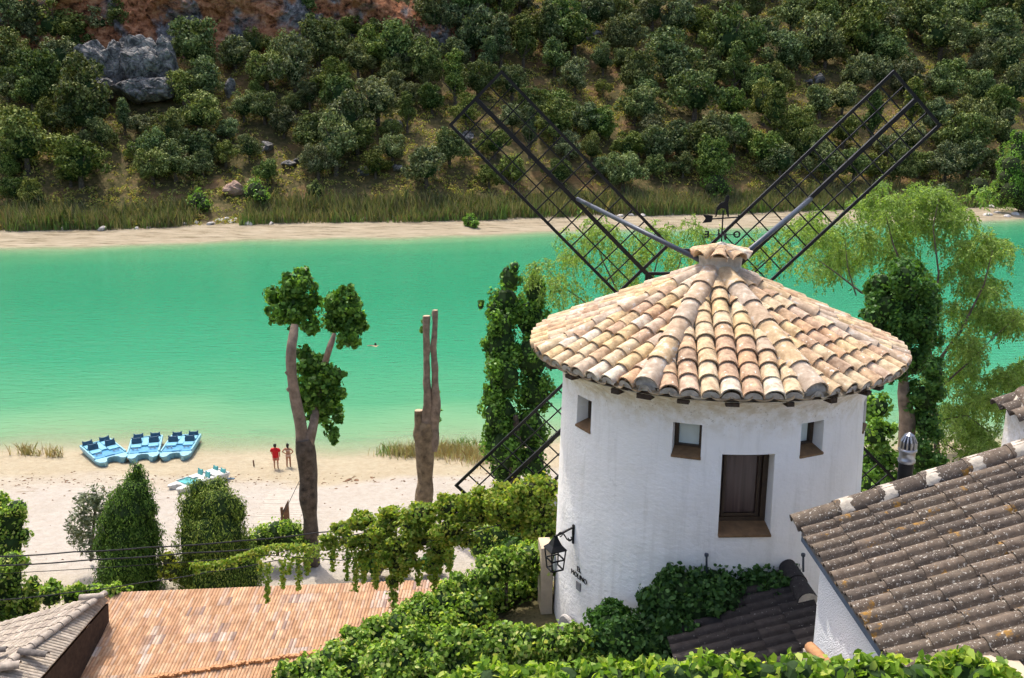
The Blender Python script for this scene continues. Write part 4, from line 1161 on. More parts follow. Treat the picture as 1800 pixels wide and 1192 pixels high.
def build_house():
    X0, Z0, T20 = 2.84, 18.03, math.tan(R(20))
    Y1, Y0 = 8.28, 5.55
    h = empty('tiled_house', (4.3, 6.9, 15.2), 'white rendered house with a lichen-spotted dark tile roof at the lower right', 'house')
    def S(x, y, dz=0): return Vector((x, y, Z0 + (x - X0) * T20 + dz))
    roof = empty('roof', (0, 0, 0)); roof.parent = h; roof.location = Vector((X0, 6.9, Z0)) - wloc(h)
    MB().add([S(X0 + .02, Y0, -.03), S(X0 + .02, Y1 - .02, -.03), S(7.4, Y1 - .02, -.03), S(7.4, Y0, -.03), S(X0 + .02, Y0, -.10), S(X0 + .02, Y1 - .02, -.10), S(7.4, Y1 - .02, -.10), S(7.4, Y0, -.10)],
             [(0, 3, 2, 1), (4, 5, 6, 7), (0, 1, 5, 4), (1, 2, 6, 5), (2, 3, 7, 6), (3, 0, 4, 7)]).build('deck', 'dark_cap', roof)
    W = .172
    tm = [roll_mesh('roll_tile_%d' % i, 'dark_tile', .42, W, h=.052 + .004 * i) for i in range(2)]
    up = Vector((1, 0, T20)).normalized(); lat = Vector((0, -1, 0))
    for k in range(15):
        y = Y1 - .17 - k * W
        for i in range(15):
            x = X0 - .03 + i * .335 * math.cos(R(20)) + random.uniform(-.012, .012)
            p = S(x, y, .005)
            put('roof_tile', tm[random.randrange(2)], roof, p, frame(lat + Vector((0, 0, random.uniform(-.03, .03))), up + Vector((0, 0, random.uniform(-.008, .008)))))
    capm = smooth_mesh(barrel_mesh('verge_cap', 'dark_tile', .50, .125, .11, .02, 10, 0.95))
    for i in range(11):
        x = X0 - .06 + i * .43 * math.cos(R(20))
        put('verge_tile', capm, roof, S(x, Y1 - .03, .035), frame(lat, up))
        if i:
            jm = MB(); n_ = 14
            for vv, rr_ in ((-.02, .118), (.0, .130), (.10, .126), (.13, .112)):
                for q in range(n_ + 1):
                    a = math.pi * (.08 + .84 * q / n_); wob = random.uniform(-.025, .025)
                    jm.v.append(tuple(S(x + vv + wob + .01, Y1 - .03, .035) + Vector((0, rr_ * math.cos(a), rr_ * .96 * math.sin(a)))))
            jm.f = [(r_ * (n_ + 1) + q, r_ * (n_ + 1) + q + 1, (r_ + 1) * (n_ + 1) + q + 1, (r_ + 1) * (n_ + 1) + q) for r_ in range(3) for q in range(n_)]
            smooth_angle(jm.build('mortar_joint', 'mortar', roof), 70)
    e = S(X0 - .05, Y1 - .03, .04)
    MB().add([e + Vector((0, .11 * math.cos(a), .105 * math.sin(a))) for a in np.linspace(0, math.pi, 9)], [tuple(range(9))]).build('cap_mortar', 'mortar', roof)
    MB().box((X0 + .05, (Y0 + Y1) / 2, Z0 - .105), (.05, Y1 - Y0 - .02, .10)).build('fascia', 'fascia_blue', roof)
    w = MB(); xw = X0 + .16
    w.add([(xw, Y1 - .22, 14.8), (xw, Y0 + .1, 14.8), (7.3, Y0 + .1, 14.8), (7.3, Y1 - .22, 14.8), S(xw, Y1 - .22, -.11), S(xw, Y0 + .1, -.11), S(7.3, Y0 + .1, -.11), S(7.3, Y1 - .22, -.11)],
          [(0, 1, 5, 4), (1, 2, 6, 5), (2, 3, 7, 6), (3, 0, 4, 7), (4, 5, 6, 7)])
    w.build('wall', 'pebble_plaster', h)
    # terracotta coping piece at the wall foot
    a, b2 = at_y(1424, 1138, 7.55), at_y(1475, 1190, 6.9)
    c = empty('terracotta_coping', a, 'rounded terracotta coping tile beside the white house wall', 'coping')
    smooth_angle(MB().tube([a, b2], .055, 10).build('coping_tile', 'terracotta', c), 50)
    MB().bar(Vector(a) - Vector((0, 0, .42)), Vector(b2) - Vector((0, 0, .42)), .07, .74).build('coping_wall', 'wall_old', c)
    # white wall in the lower right corner
    p = empty('parapet_wall', (4.2, 5.2, 17.0), 'white rendered wall with terracotta ledge in the bottom right corner', 'wall')
    q = at_y(1775, 1170, 5.45)
    MB().box((q[0] + .72, 5.05, 17.0), (1.2, .7, 3.2)).build('wall', 'pebble_plaster', p)
    MB().box((q[0] + .05, 5.2, q[2] - .1), (.22, .95, .06)).build('ledge', 'beige_plaster', p)
build_house()

def build_chimney():
    q = at_y(1800, 790, 8.75)
    c = empty('chimney', (q[0] + .3, 8.9, 18.3), 'white chimney with mossy tile cap at the right edge of the picture', 'chimney')
    x, y, z = q[0], 8.75, 18.2
    MB().box((x + .3, y + .2, 18.38), (.56, .5, 1.3)).build('stack', 'white_plaster', c)
    bm_ = smooth_mesh(barrel_mesh('chimney_tile', 'dark_tile', .5, .10, .085, .018))
    for k in range(3):
        put('cap_tile', bm_, c, Vector((x - .13, y + .02 + .19 * k, 18.98)), frame((0, -1, 0), (1, 0, .38)))
    for k in range(2):
        put('cap_tile', bm_, c, Vector((x + .08 + .2 * k, y - .16, 19.00)), frame((1, 0, 0), (0, 1, .38)))
    smooth_angle(MB().lathe([(.4, 19.04), (.33, 19.14), (.2, 19.28), (.05, 19.34)], (x + .34, y + .2, 0), 10).build('cap_mortar', 'mortar', c), 60)
    # metal flue
    q = at_y(1589, 850, 9.4)
    x, y, z = q[0], q[1], q[2]
    f = empty('flue_pipe', (x, y, 15.2), 'black flue pipe with a shiny zinc cowl behind the dark roof ridge', 'flue')
    s = 9.6 / FPX * 1.03
    z1, z2, z3 = z + 42 * s, z + 66 * s, z + 96 * s
    smooth_angle(MB().tube([(x, y, 15.2), (x, y, z1)], .078, 16).build('pipe', 'black_iron', f), 40)
    MB().lathe([(.08, z1 - .01), (.092, z1), (.092, z1 + .03), (.084, z1 + .04), (.084, z2 - .03), (.098, z2 - .02), (.098, z2), (.086, z2 + .01)], (x, y, 0), 18).build('collar', 'zinc', f, smooth=True)
    for k in range(12):
        a = 2 * math.pi * k / 12
        MB().tube([(x + .082 * math.cos(a), y + .082 * math.sin(a), z2), (x + .078 * math.cos(a), y + .078 * math.sin(a), z2 + .09), (x + .045 * math.cos(a), y + .045 * math.sin(a), z3 - .03), (x, y, z3)], .011, 5).build('cowl_rib', 'zinc', f)
    MB().lathe([(.055, z2), (.05, z3 - .06), (0.0, z3 - .03)], (x, y, 0), 12).build('cowl_core', 'grey_iron', f)
build_chimney()

def build_annex():
    T = math.tan(R(18))
    def S(x, y, dz=0): return Vector((x, y, 16.80 + (x - 3.2) * T + dz))
    h = empty('annex', (2.4, 8.2, 15.2), 'low shaded outbuilding with shade-darkened tile roof between the mill and the house', 'outbuilding')
    roof = empty('roof', (0, 0, 0)); roof.parent = h; roof.location = Vector((2.4, 8.2, 16.6)) - wloc(h)
    X0, Y0, Y1 = 1.75, 6.9, 9.75
    MB().add([S(X0 + .03, Y0, -.03), S(X0 + .03, Y1, -.03), S(3.3, Y1, -.03), S(3.3, Y0, -.03), S(X0 + .03, Y0, -.09), S(X0 + .03, Y1, -.09), S(3.3, Y1, -.09), S(3.3, Y0, -.09)],
             [(0, 3, 2, 1), (4, 5, 6, 7), (0, 1, 5, 4), (1, 2, 6, 5), (2, 3, 7, 6), (3, 0, 4, 7)]).build('deck', 'dark_cap', roof)
    tm = roll_mesh('shaded_roll_tile', 'shaded_tile', .38, .172)
    up = Vector((1, 0, T)).normalized(); lat = Vector((0, -1, 0))
    for k in range(16):
        for i in range(5):
            put('roof_tile', tm, roof, S(X0 - .02 + i * .30, Y1 - .12 - k * .172, .004), frame(lat + Vector((0, 0, random.uniform(-.02, .02))), up))
    capm = smooth_mesh(barrel_mesh('annex_cap', 'shaded_tile', .46, .12, .105, .02, 10))
    y = 9.72
    for i in range(2):
        put('ridge_tile', capm, roof, S(3.22, y - .82 + .40 * i, .03), frame((1, 0, 0), (0, 1, 0)))
    e = S(3.22, 8.89, .03)
    MB().add([e + Vector((.115 * math.cos(a), 0, .11 * math.sin(a))) for a in np.linspace(0, math.pi, 9)], [tuple(range(9))]).build('cap_mortar', 'mortar', roof)
    MB().add([(X0 + .15, Y0 + .1, 14.9), (X0 + .15, 9.3, 14.9), (3.2, 9.3, 14.9), (3.2, Y0 + .1, 14.9), S(X0 + .15, Y0 + .1, -.1), S(X0 + .15, 9.3, -.1), S(3.2, 9.3, -.1), S(3.2, Y0 + .1, -.1)],
             [(0, 3, 7, 4), (1, 0, 4, 5), (2, 1, 5, 6), (3, 2, 6, 7)]).build('wall', 'wall_old', h)
    for px, py0, py1 in ((1242, 975, 1015), (1412, 975, 1005), (1127, 1045, 1090)):
        a = at_y(px, py0, 9.58 if px > 1200 else 9.9); b2 = at_y(px, py1, 9.58 if px > 1200 else 9.9)
        o = MB().tube([a, b2], .012, 6).tube([a - np.array([0, 0, .02]), a + np.array([0, 0, .012])], .024, 6).build('wall_pipe', 'grey_iron')
        tag(o, {1242: 'thin vertical pipe on the mill wall under the big window', 1412: 'short pipe on the mill wall beside the dark ridge tile', 1127: 'thin rusty pipe on the mill wall above the small shrub'}[px], 'pipe')
build_annex()

# ------------------------------------------------------------------ orange roof below and grey roof at the lower left
def tile_patch(mb, c00, c10, c11, c01, nc, nr, pick=None, other=None, r=None, hgt=0.45, seg=4, lift=0.35):
    """barrel tiles on a four-cornered slope; columns run from the first edge (c00-c10, low) to the last (c01-c11, high)"""
    c00, c10, c11, c01 = [np.array(c, float) for c in (c00, c10, c11, c01)]
    nrm = np.cross(c10 - c00, c01 - c00); nrm /= np.linalg.norm(nrm)
    if nrm[2] < 0: nrm = -nrm
    def B(u, v): return (c00 * (1 - u) + c10 * u) * (1 - v) + (c01 * (1 - u) + c11 * u) * v
    for i in range(nc):
        for j in range(nr):
            u0, u1 = i / nc, (i + 1) / nc
            v0, v1 = j / nr, (j + 1.12) / nr
            w = np.linalg.norm(B(u1, v0) - B(u0, v0)); rr = (r or w * .5)
            vs = []
            jl = random.uniform(-.01, .01)
            for v, k in ((v0 + jl / 3, rr * (lift + random.uniform(-.06, .06))), (v1, 0.0)):
                for q in range(seg + 1):
                    a = math.pi * q / seg
                    u = (u0 + u1) / 2 - (u1 - u0) / 2 * 0.96 * math.cos(a)
                    vs.append(B(u, v) + nrm * (k + hgt * w * math.sin(a)))
            for q in range(seg + 1):
                a = math.pi * q / seg
                vs.append(B((u0 + u1) / 2 - (u1 - u0) / 2 * .96 * math.cos(a), v0) - nrm * .01)
            n = seg + 1
            fs = [(q, q + 1, n + q + 1, n + q) for q in range(seg)] + [(q, 2 * n + q, 2 * n + q + 1, q + 1) for q in range(seg)]
            (other if (other is not None and pick(i, j)) else mb).add(vs, fs)
    return B, nrm
def build_orange():
    zf = 4.8
    FL, FR = at_z(188, 1044, zf), at_z(790, 1020, zf)
    ex = FR - FL; ex = ex / np.linalg.norm(ex)
    horiz = np.array([ex[1], -ex[0], 0.0])             # towards the camera
    nrm = np.cross(ex, horiz + np.array([0, 0, -math.tan(R(20))])); nrm /= np.linalg.norm(nrm)
    def on(x, y):
        r = ray(x, y); k = np.dot(FL - CAM, nrm) / np.dot(r, nrm); return CAM + r * k
    NL = on(100, 1192); e = NL - FL; e = e / np.linalg.norm(e)
    Lr = 6.0
    FR2 = FL + ex * 15.0
    h = empty('beach_bar', ((FL[0] + FR2[0]) / 2, 28.0, 1.2), 'long low building with a faded orange tile roof below the hedge', 'building')
    a, b = MB(), MB()
    rs = np.random.default_rng(9)
    def pick(i, j):
        return float(vnoise(i * 0.19, j * 0.75 + 3, 91)) + rs.uniform(-.12, .12) > 0.75
    tile_patch(a, FL + e * Lr, FR2 + e * Lr, FR2, FL, 128, 15, pick, b, hgt=.24, lift=.12)
    roof = empty('roof', (0, 0, 0)); roof.parent = h; roof.location = Vector(FL) - wloc(h)
    a.build('roof_tiles', 'orange_tile', roof, kind='stuff'); b.build('weathered_tiles', 'orange_pale', roof, kind='stuff')
    up = np.array([0, 0, .05])
    d0 = [FL - up, FR2 - up, FR2 + e * Lr - up, FL + e * Lr - up]
    MB().add(d0 + [p - up * 3 for p in d0], [(0, 1, 2, 3), (7, 6, 5, 4), (0, 4, 5, 1), (1, 5, 6, 2), (2, 6, 7, 3), (3, 7, 4, 0)]).build('roof_deck', 'terracotta', roof)
    w = [FL + ex * .3 + e * .3, FR2 - ex * .3 + e * .3, FR2 - ex * .3 + e * (Lr - .3), FL + ex * .3 + e * (Lr - .3)]
    MB().add([p - np.array([0, 0, .3]) for p in w] + [np.array([p[0], p[1], 0.6]) for p in w], [(0, 4, 5, 1), (1, 5, 6, 2), (2, 6, 7, 3), (3, 7, 4, 0)]).build('wall', 'wall_old', h)
    jt = MB()
    pts = [on(x, y) for x, y in ((230, 1200), (300, 1188), (380, 1175), (450, 1164), (520, 1153), (600, 1140))]
    for i in range(len(pts) - 1):
        for q in range(14):
            p = pts[i] + (pts[i + 1] - pts[i]) * (q / 14) + nrm * 0.05 * (1 if nrm[2] > 0 else -1)
            jt.box(p + rs.normal(size=3) * .02, (.11, .16, .08), rz=rs.uniform(-.6, .6))
    jt.build('joint_tiles', 'terracotta', roof, kind='stuff')
build_orange()
def build_grey():
    z = 5.55
    R1, R2 = at_z(180, 1047, z), at_z(-60, 1222, z)
    h = empty('shed', (R1[0] - 1.5, 26.5, 1.3), 'weathered grey-beige tiled shed roof at the lower left corner', 'shed')
    roof = empty('roof', (0, 0, 0)); roof.parent = h; roof.location = Vector(R1) - wloc(h)
    a = MB()
    # right-hand strip, courses run across
    E1, E2 = at_z(190, 1056, z - .35), at_z(30, 1240, z - .35)
    tile_patch(a, E2, E1, R1, R2, 44, 1, hgt=.28, lift=.15)
    # left-hand slope
    L1, L2 = at_z(150, 1052, z - .25), at_z(-80, 1118, z - 1.15)
    L3 = at_z(-200, 1200, z - 1.15)
    tile_patch(a, R2, L3, L2, R1, 22, 9, hgt=.22, lift=.2)
    a.build('roof_tiles', 'grey_tile', roof, kind='stuff')
    rt = smooth_mesh(barrel_mesh('shed_ridge_tile', 'grey_cap', .5, .15, .13, .02))
    dr = Vector(R1 - R2); nr_ = int(dr.length / .42); dr.normalize()
    for i in range(nr_ + 1):
        put('ridge_tile', rt, roof, Vector(R2) + dr * (.42 * i) + Vector((0, 0, .03)), frame(dr.cross(Vector((0, 0, 1))), dr + Vector((0, 0, -.04))))
    for i, (p, q, m, r) in enumerate((((34, 1146), (84, 1152), 'dark_cap', .12), ((-12, 1176), (36, 1170), 'grey_cap', .17), ((140, 1052), (184, 1048), 'grey_cap', .13), ((-20, 1146), (12, 1142), 'dark_cap', .12))):
        A, B = Vector(at_z(p[0], p[1], z + .1)), Vector(at_z(q[0], q[1], z + .1)); ab = B - A
        put('ridge_tile', smooth_mesh(barrel_mesh('shed_cap_%d' % i, m, ab.length, r * 1.15, r, .02)), roof, A, frame(ab.cross(Vector((0, 0, 1))), ab))
    tri = [R1, R2, L3, L2]
    MB().add([E1 - np.array([0, 0, .1]), E2 - np.array([0, 0, .1]), np.array([E2[0] - .3, E2[1], 1.0]), np.array([E1[0] - .3, E1[1], 1.0]), np.array([L2[0], L2[1], 1.0]), L2 - np.array([0, 0, .1])], [(0, 1, 2, 3), (0, 3, 4, 5)]).build('wall', 'wood_shade', h)
build_grey()
# ------------------------------------------------------------------ trees on the near beach
def pxe(lst, t, dj=0.0, flat=1.0, seed=1):
    rs = np.random.default_rng(seed); out = []
    for e in lst:
        px, py, r = e[:3]
        P = at_t(px, py, t + rs.uniform(-dj, dj)); s = r * t / FPX
        out.append((P, (s, s, s * flat)))
    return out
def build_pollard():
    base = at_z(548, 985, 1.0); t = base[1] / ray(548, 985)[1]; Y = base[1]
    root = empty('pollarded_poplar', base, 'pollarded poplar with three leafy clumps on bare limbs beside the beach', 'tree')
    k = t / FPX
    def p(x, y, dy=0): return at_y(x, y, Y + dy)
    pts = [p(550, 1000), p(549, 960), p(546, 900), p(541, 840), p(537, 800), p(534, 772)]
    o = smooth_angle(rough_tube(pts, [15 * k, 13 * k, 13 * k, 14.5 * k, 15.5 * k, 13 * k], 18, .3, .25, 3).build('trunk', 'bark_dark', root), 60)
    l1 = rough_tube([p(533, 795), p(525, 740), p(516, 690), p(511, 650), p(512, 615), p(515, 590, .3), p(517, 572, .6)], [12 * k, 10 * k, 8 * k, 7.5 * k, 7 * k, 7 * k, 6 * k], 14, .25, .25, 4)
    l1.tube([p(512, 660), p(503, 652)], [6 * k, 4 * k], 8).tube([p(513, 680), p(505, 686)], [5 * k, 3 * k], 8)
    smooth_angle(l1.build('limb', 'bark_pale', root), 60)
    l2 = rough_tube([p(540, 790), p(549, 755), p(558, 710, 1.0), p(566, 660, 1.2), p(576, 620, .6), p(582, 602, .6), p(588, 586, .8)], [11 * k, 8 * k, 6 * k, 5.5 * k, 5 * k, 5 * k, 3 * k], 12, .25, .25, 5)
    smooth_angle(l2.build('limb', 'bark_pale', root), 60)
    for i, (lst, n) in enumerate((([(500, 535, 28), (530, 512, 28), (545, 558, 24), (488, 552, 19), (525, 492, 18), (508, 505, 20), (550, 530, 16), (545, 578, 12), (482, 528, 13), (535, 480, 9), (512, 562, 17), (522, 545, 22)], 2100),
                       ([(600, 548, 30), (618, 578, 22), (585, 540, 20), (612, 520, 16), (605, 598, 15), (630, 560, 14), (578, 570, 14), (622, 600, 11), (598, 510, 9), (592, 572, 17)], 1600),
                       ([(545, 640, 26), (565, 672, 30), (543, 690, 26), (590, 695, 18), (568, 728, 27), (550, 720, 20), (582, 760, 13), (535, 622, 13), (560, 648, 18), (590, 660, 14), (585, 775, 7), (595, 735, 10)], 1900))):
        E_ = pxe([(x_, y_, r_ * 1.0) for x_, y_, r_ in lst], t - (.9 if i == 2 else .35), .5, seed=i + 4)
        P, N = tuft_points(E_, int(n * (3.2 if i == 2 else 2.6)), 5, .45, 60 + i, .85, .45)
        leaf_obj('crown', P, N, .24, 'poplar_leaf', root, aspect=.8, wild=.45, droop=.2)
    # dead twin trunk
    base = at_z(748, 908, 0.9); t = base[1] / ray(748, 908)[1]; Y = base[1]; k = t / FPX
    root = empty('dead_trunk', base, 'bare dead trunk splitting into two tall cut poles beside the beach', 'tree')
    o = smooth_angle(rough_tube([p(748, 925), p(748, 880), p(747, 830), p(748, 790), p(750, 760), p(752, 742)], [15.5 * k, 14.5 * k, 13.5 * k, 13.5 * k, 13 * k, 9 * k], 20, .26, .18, 9, 1.0).build('trunk', 'bark_dead', root), 60)
    for pts, r in (((p(749, 790), p(752, 730), p(750, 690), p(749, 640), p(750, 556)), [12 * k, 10 * k, 7.5 * k, 6 * k, 5.8 * k]), ((p(758, 790), p(764, 740), p(766, 690), p(763, 620), p(765, 546)), [11 * k, 9 * k, 6.5 * k, 5 * k, 4.5 * k]), ((p(740, 790), p(736, 750), p(736, 722)), [9 * k, 8.5 * k, 7 * k])):
        smooth_angle(rough_tube(pts, r, 14, .28, .16, len(pts) + int(pts[-1][0] * 10), 2.0).build('pole', 'bark_pale' if len(pts) > 3 else 'bark_dead', root), 60)
        top = pts[-1]
        MB().tube([top, top + np.array([0, 0, .03])], r[-1] * .96, 12).build('cut_face', 'cut_wood', root)
    P, N = blob_points(pxe([(768, 735, 8), (770, 720, 6), (742, 580, 5), (744, 565, 4), (762, 552, 4), (757, 690, 6), (765, 760, 6), (772, 690, 3)], t), 230, .6)
    leaf_obj('shoots', P, N, .22, 'poplar_leaf', root, kind='stuff', aspect=.7)
build_pollard()

def leafy_tree(name, base, E_, n, size, mat, label, trunk, bark='bark_dark', core=None, **kw):
    root = empty(name, base, label, 'tree')
    P, N = tuft_points(E_, n, 6, .42, 71, kw.pop('shell', .6), kw.pop('cull', .5))
    leaf_obj('crown', P, N, size, mat, root, **kw)
    if core: core_mesh(E_, core).build('shade_core', 'shade_green', root)
    for pts, r in trunk:
        smooth_angle(rough_tube(pts, r, 12, .25, .3, 6).build('trunk' if r[0] > .15 else 'branch', bark, root), 60)
    return root
g = at_z(903, 872, .6); t = g[1] / ray(903, 872)[1]; k = t / FPX
E_ = pxe([(897, 490, 18), (889, 535, 30), (880, 575, 26), (942, 515, 22), (932, 560, 32), (950, 590, 22), (882, 610, 32), (935, 630, 36), (886, 665, 34), (940, 690, 32), (880, 730, 34), (930, 755, 34), (890, 790, 36), (935, 812, 28), (888, 832, 26), (866, 760, 18), (860, 690, 14), (862, 610, 14), (868, 545, 14), (845, 537, 7), (862, 800, 12), (905, 470, 9), (940, 490, 10), (890, 478, 9)], t, .8, 1.25, seed=8)
leafy_tree('columnar_poplar', g, E_, 17000, .2, 'poplar_leaf', 'tall columnar poplar thick with dark leaves beside the left of the mill',
           [([g - np.array([0, 0, .4]), at_y(905, 830, g[1]), at_y(908, 770, g[1]), at_y(906, 730, g[1])], [11 * k, 10 * k, 8 * k, 4 * k])], core=.78, aspect=.8, wild=.45, droop=.3)
Yt = 36.0
base = np.array([at_y(1585, 850, Yt)[0], Yt, 1.2]); t = at_y(1585, 700, Yt)[1] / ray(1585, 700)[1]; k = t / FPX
E_ = pxe([(1548, 500, 26), (1590, 488, 28), (1625, 520, 28), (1555, 540, 32), (1605, 570, 40), (1545, 580, 26), (1630, 595, 26), (1605, 635, 34), (1640, 655, 24), (1622, 700, 30), (1630, 750, 28), (1618, 800, 30), (1640, 830, 26), (1535, 530, 16), (1575, 470, 16), (1560, 615, 24), (1640, 545, 16), (1610, 475, 14), (1578, 650, 24), (1575, 605, 34), (1530, 560, 18), (1590, 530, 36)], t, .9, 1.1, seed=9)
leafy_tree('dense_poplar', base, E_, 17000, .165, 'dark_leaf', 'dense dark-green tree with bare lower trunk beside the right of the mill',
           [([base, at_y(1590, 800, Yt), at_y(1592, 740, Yt), at_y(1586, 690, Yt), at_y(1590, 640, Yt + .6)], [16 * k, 14 * k, 13 * k, 11 * k, 6 * k])], bark='bark_pale', core=.68, aspect=.75, wild=.45)
E_ = pxe([(1545, 715, 24), (1538, 765, 28), (1552, 810, 30), (1532, 850, 28), (1565, 860, 26), (1560, 755, 16), (1525, 810, 18), (1650, 880, 30), (1600, 880, 30)], 33.0, .6, seed=10)
bush('tall_shrub', E_, 4200, .17, 'bright_leaf', 'bright green leafy shrub behind the right wall of the mill', 'shrub', core='shade_green', corescale=.7, wild=.75, aspect=.7, base=(at_t(1545, 800, 33)[0], at_t(1545, 800, 33)[1], 1.4))

def willow(name, label, base, blobs, t, limbs, n, seed, depth=2.6):
    rs = np.random.default_rng(seed)
    root = empty(name, base, label, 'tree')
    w = np.array([b[2] ** 2 for b in blobs], float); w /= w.sum()
    P = []; L = []; tw = MB(); cnt = 0
    heads = [(b_[0] + b_[2] * rs.normal() * .55, b_[1] + b_[2] * rs.normal() * .5, rs.uniform(-depth, depth)) for b_ in blobs for _ in range(8)]
    for s in range(n):
        hd = heads[rs.integers(len(heads))]; b = (hd[0], hd[1], 17)
        a = rs.uniform(0, 6.28); r = b[2] * rs.random()
        p = at_t(b[0] + r * math.cos(a), b[1] + r * math.sin(a), t + hd[2] + rs.normal() * .5)
        h = rs.uniform(0, 6.28); d = np.array([math.cos(h) * .8, math.sin(h) * .8, rs.uniform(-.2, .5)]); d /= np.linalg.norm(d)
        ln = rs.uniform(.5, 1.7); m = int(ln * 13); pts = [p.copy()]
        for q in range(m):
            p = p + d * ln / m
            d = d + np.array([0, 0, -.16]); d /= np.linalg.norm(d)
            for _ in range(2):
                P.append(p + rs.normal(size=3) * .06); L.append(d + rs.normal(size=3) * .5)
            if q % 4 == 0: pts.append(p.copy())
        pts.append(p.copy())
        tw.tube(pts, [.007] * (len(pts) - 1) + [.003], 3, cap=False)
    P = np.array(P); L = np.array(L); N = unit(rs.normal(size=P.shape) + np.array([0, -.3, .8]))
    V, F = leaf_arrays(P, N, .24, aspect=.34, wild=.5, rng=rs)
    # lay each leaf along its twig
    nL = len(P); Lu = unit(L); W = unit(np.cross(Lu, N)); sz = rs.uniform(.13, .26, nL)[:, None]
    V = np.stack([P, P + Lu * sz * .5 + W * sz * .2, P + Lu * sz, P + Lu * sz * .5 - W * sz * .2], 1).reshape(-1, 3)
    link('crown', poly_mesh('willow_crown', V, F, 'willow_leaf', wloc(root)), root)
    tw.build('twigs', 'twig_green', root, kind='stuff')
    for pts, r in limbs:
        smooth_angle(MB().tube(pts, [x_ * .6 for x_ in r], 8).build('trunk' if r[0] > .2 else 'limb', 'bark_dark', root), 60)
g = at_z(1650, 812, .3); Yw = g[1]; tw_ = g[1] / ray(1650, 812)[1]
q = lambda x, y, dy=0: at_y(x, y, Yw + dy)
willow('willow', 'airy yellow-green willow with drooping branches to the right of the mill', g,
       [(1555, 400, 50), (1620, 370, 48), (1690, 380, 50), (1745, 430, 36), (1600, 440, 44), (1500, 430, 38), (1690, 450, 44), (1735, 500, 28), (1680, 540, 40), (1715, 610, 40), (1745, 560, 28), (1690, 670, 42), (1730, 700, 34), (1655, 740, 44), (1700, 760, 44), (1460, 450, 26), (1720, 780, 30), (1560, 350, 26), (1640, 345, 20), (1785, 560, 14), (1770, 660, 14), (1430, 400, 22), (1800, 650, 10)],
       tw_, [([g - np.array([0, 0, .4]), q(1645, 760), q(1640, 690), q(1635, 620)], [.34, .3, .26, .2]), ([q(1635, 640), q(1600, 540, -.6), q(1515, 515, -1), q(1470, 480, -1), q(1435, 455, -1.2)], [.17, .13, .1, .07, .03]),
             ([q(1638, 650), q(1690, 580), q(1730, 500), q(1745, 440)], [.18, .14, .09, .03]), ([q(1635, 620), q(1600, 500, .5), q(1570, 430, .5), q(1555, 370, .8)], [.18, .13, .08, .03]), ([q(1636, 610), q(1650, 480, .8), q(1640, 400, .8), q(1650, 350, 1)], [.15, .1, .06, .03]),
             ([q(1642, 690), q(1700, 640, -.5), q(1750, 590, -.5), q(1785, 560, -.5)], [.12, .09, .05, .02]), ([q(1645, 740), q(1700, 730, -.8), q(1740, 760, -1)], [.1, .06, .03]), ([q(1505, 520, -1), q(1490, 470, -1), q(1485, 420, -1)], [.08, .05, .02]), ([q(1650, 770), q(1690, 800, -.8), q(1720, 790, -.8)], [.07, .05, .03])], 3400, 21)
Yw = 53.0; g = np.array([at_y(1140, 700, Yw)[0], Yw, .4]); tw_ = at_y(1140, 450, Yw)[1] / ray(1140, 450)[1]
willow('willow', 'airy yellow-green willow seen between the mill roof and the left sail', g,
       [(965, 480, 24), (985, 512, 26), (1040, 430, 36), (1080, 470, 42), (1120, 440, 34), (1160, 425, 34), (1210, 412, 30), (1050, 402, 22), (1100, 500, 36), (1200, 455, 36), (1005, 455, 16), (1345, 440, 36), (1400, 425, 34), (1300, 470, 30), (1150, 480, 40), (945, 500, 14), (1410, 460, 24)],
       tw_, [([g - np.array([0, 0, .4]), q(1140, 760), q(1138, 640), q(1140, 560)], [.32, .28, .22, .17]), ([q(1140, 600), q(1090, 520), q(1060, 460), q(1045, 410)], [.15, .1, .06, .02]), ([q(1140, 590), q(1040, 540), q(985, 500), q(960, 470)], [.12, .08, .05, .02]), ([q(1140, 570), q(1150, 480), q(1165, 420)], [.14, .08, .02]),
             ([q(1140, 600), q(1260, 530), q(1340, 460), q(1400, 425)], [.13, .1, .06, .02]), ([q(1140, 560), q(1190, 480), q(1210, 410)], [.1, .06, .02])], 620, 22)

# ------------------------------------------------------------------ clipped conifers, shrubs, hedges
def conifer(name, lst, t, n, mat, label, base):
    E_ = pxe(lst, t, .3, 1.15, seed=len(lst))
    root = empty(name, base, label, 'conifer')
    P, N = blob_points(E_, n * 2, .22, cull=.82)
    c0 = np.array([e[0] for e in E_]).mean(0); az = np.arctan2(P[:, 1] - c0[1], P[:, 0] - c0[0])
    P = P + N * ((vnoise(az * 5.5 + 40, P[:, 2] * .8, 51) - .5) * .34 + (vnoise(az * 13 + 40, P[:, 2] * 2.2, 52) - .5) * .16)[:, None]
    lean = unit(N * .55 + np.array([0, 0, 1.0]))
    V, F = leaf_arrays(P + N * RNG.uniform(-.05, .08, (len(P), 1)), N, .125, aspect=.42, wild=.5, long_dir=(0, 0, 1.4))
    link('foliage', poly_mesh('conifer_foliage', V, F, mat, wloc(root)), root)
    core_mesh(E_, .88).build('shade_core', 'shade_green', root)
    MB().tube([base, np.array(base) + np.array([0, 0, 1.5])], .14, 8).build('trunk', 'bark_dark', root)
b1 = at_z(228, 1036, 1.25)
conifer('clipped_cypress', [(241, 826, 9), (240, 846, 18), (238, 872, 28), (230, 905, 40), (232, 945, 47), (230, 990, 52), (228, 1020, 54), (205, 920, 26), (258, 935, 24), (215, 880, 18), (258, 895, 18), (190, 960, 22)], 41.0, 12500, 'thuja_leaf', 'pointed dark-green cypress between the olive bush and the broad cypress', b1)
b2 = at_z(388, 1038, 1.25)
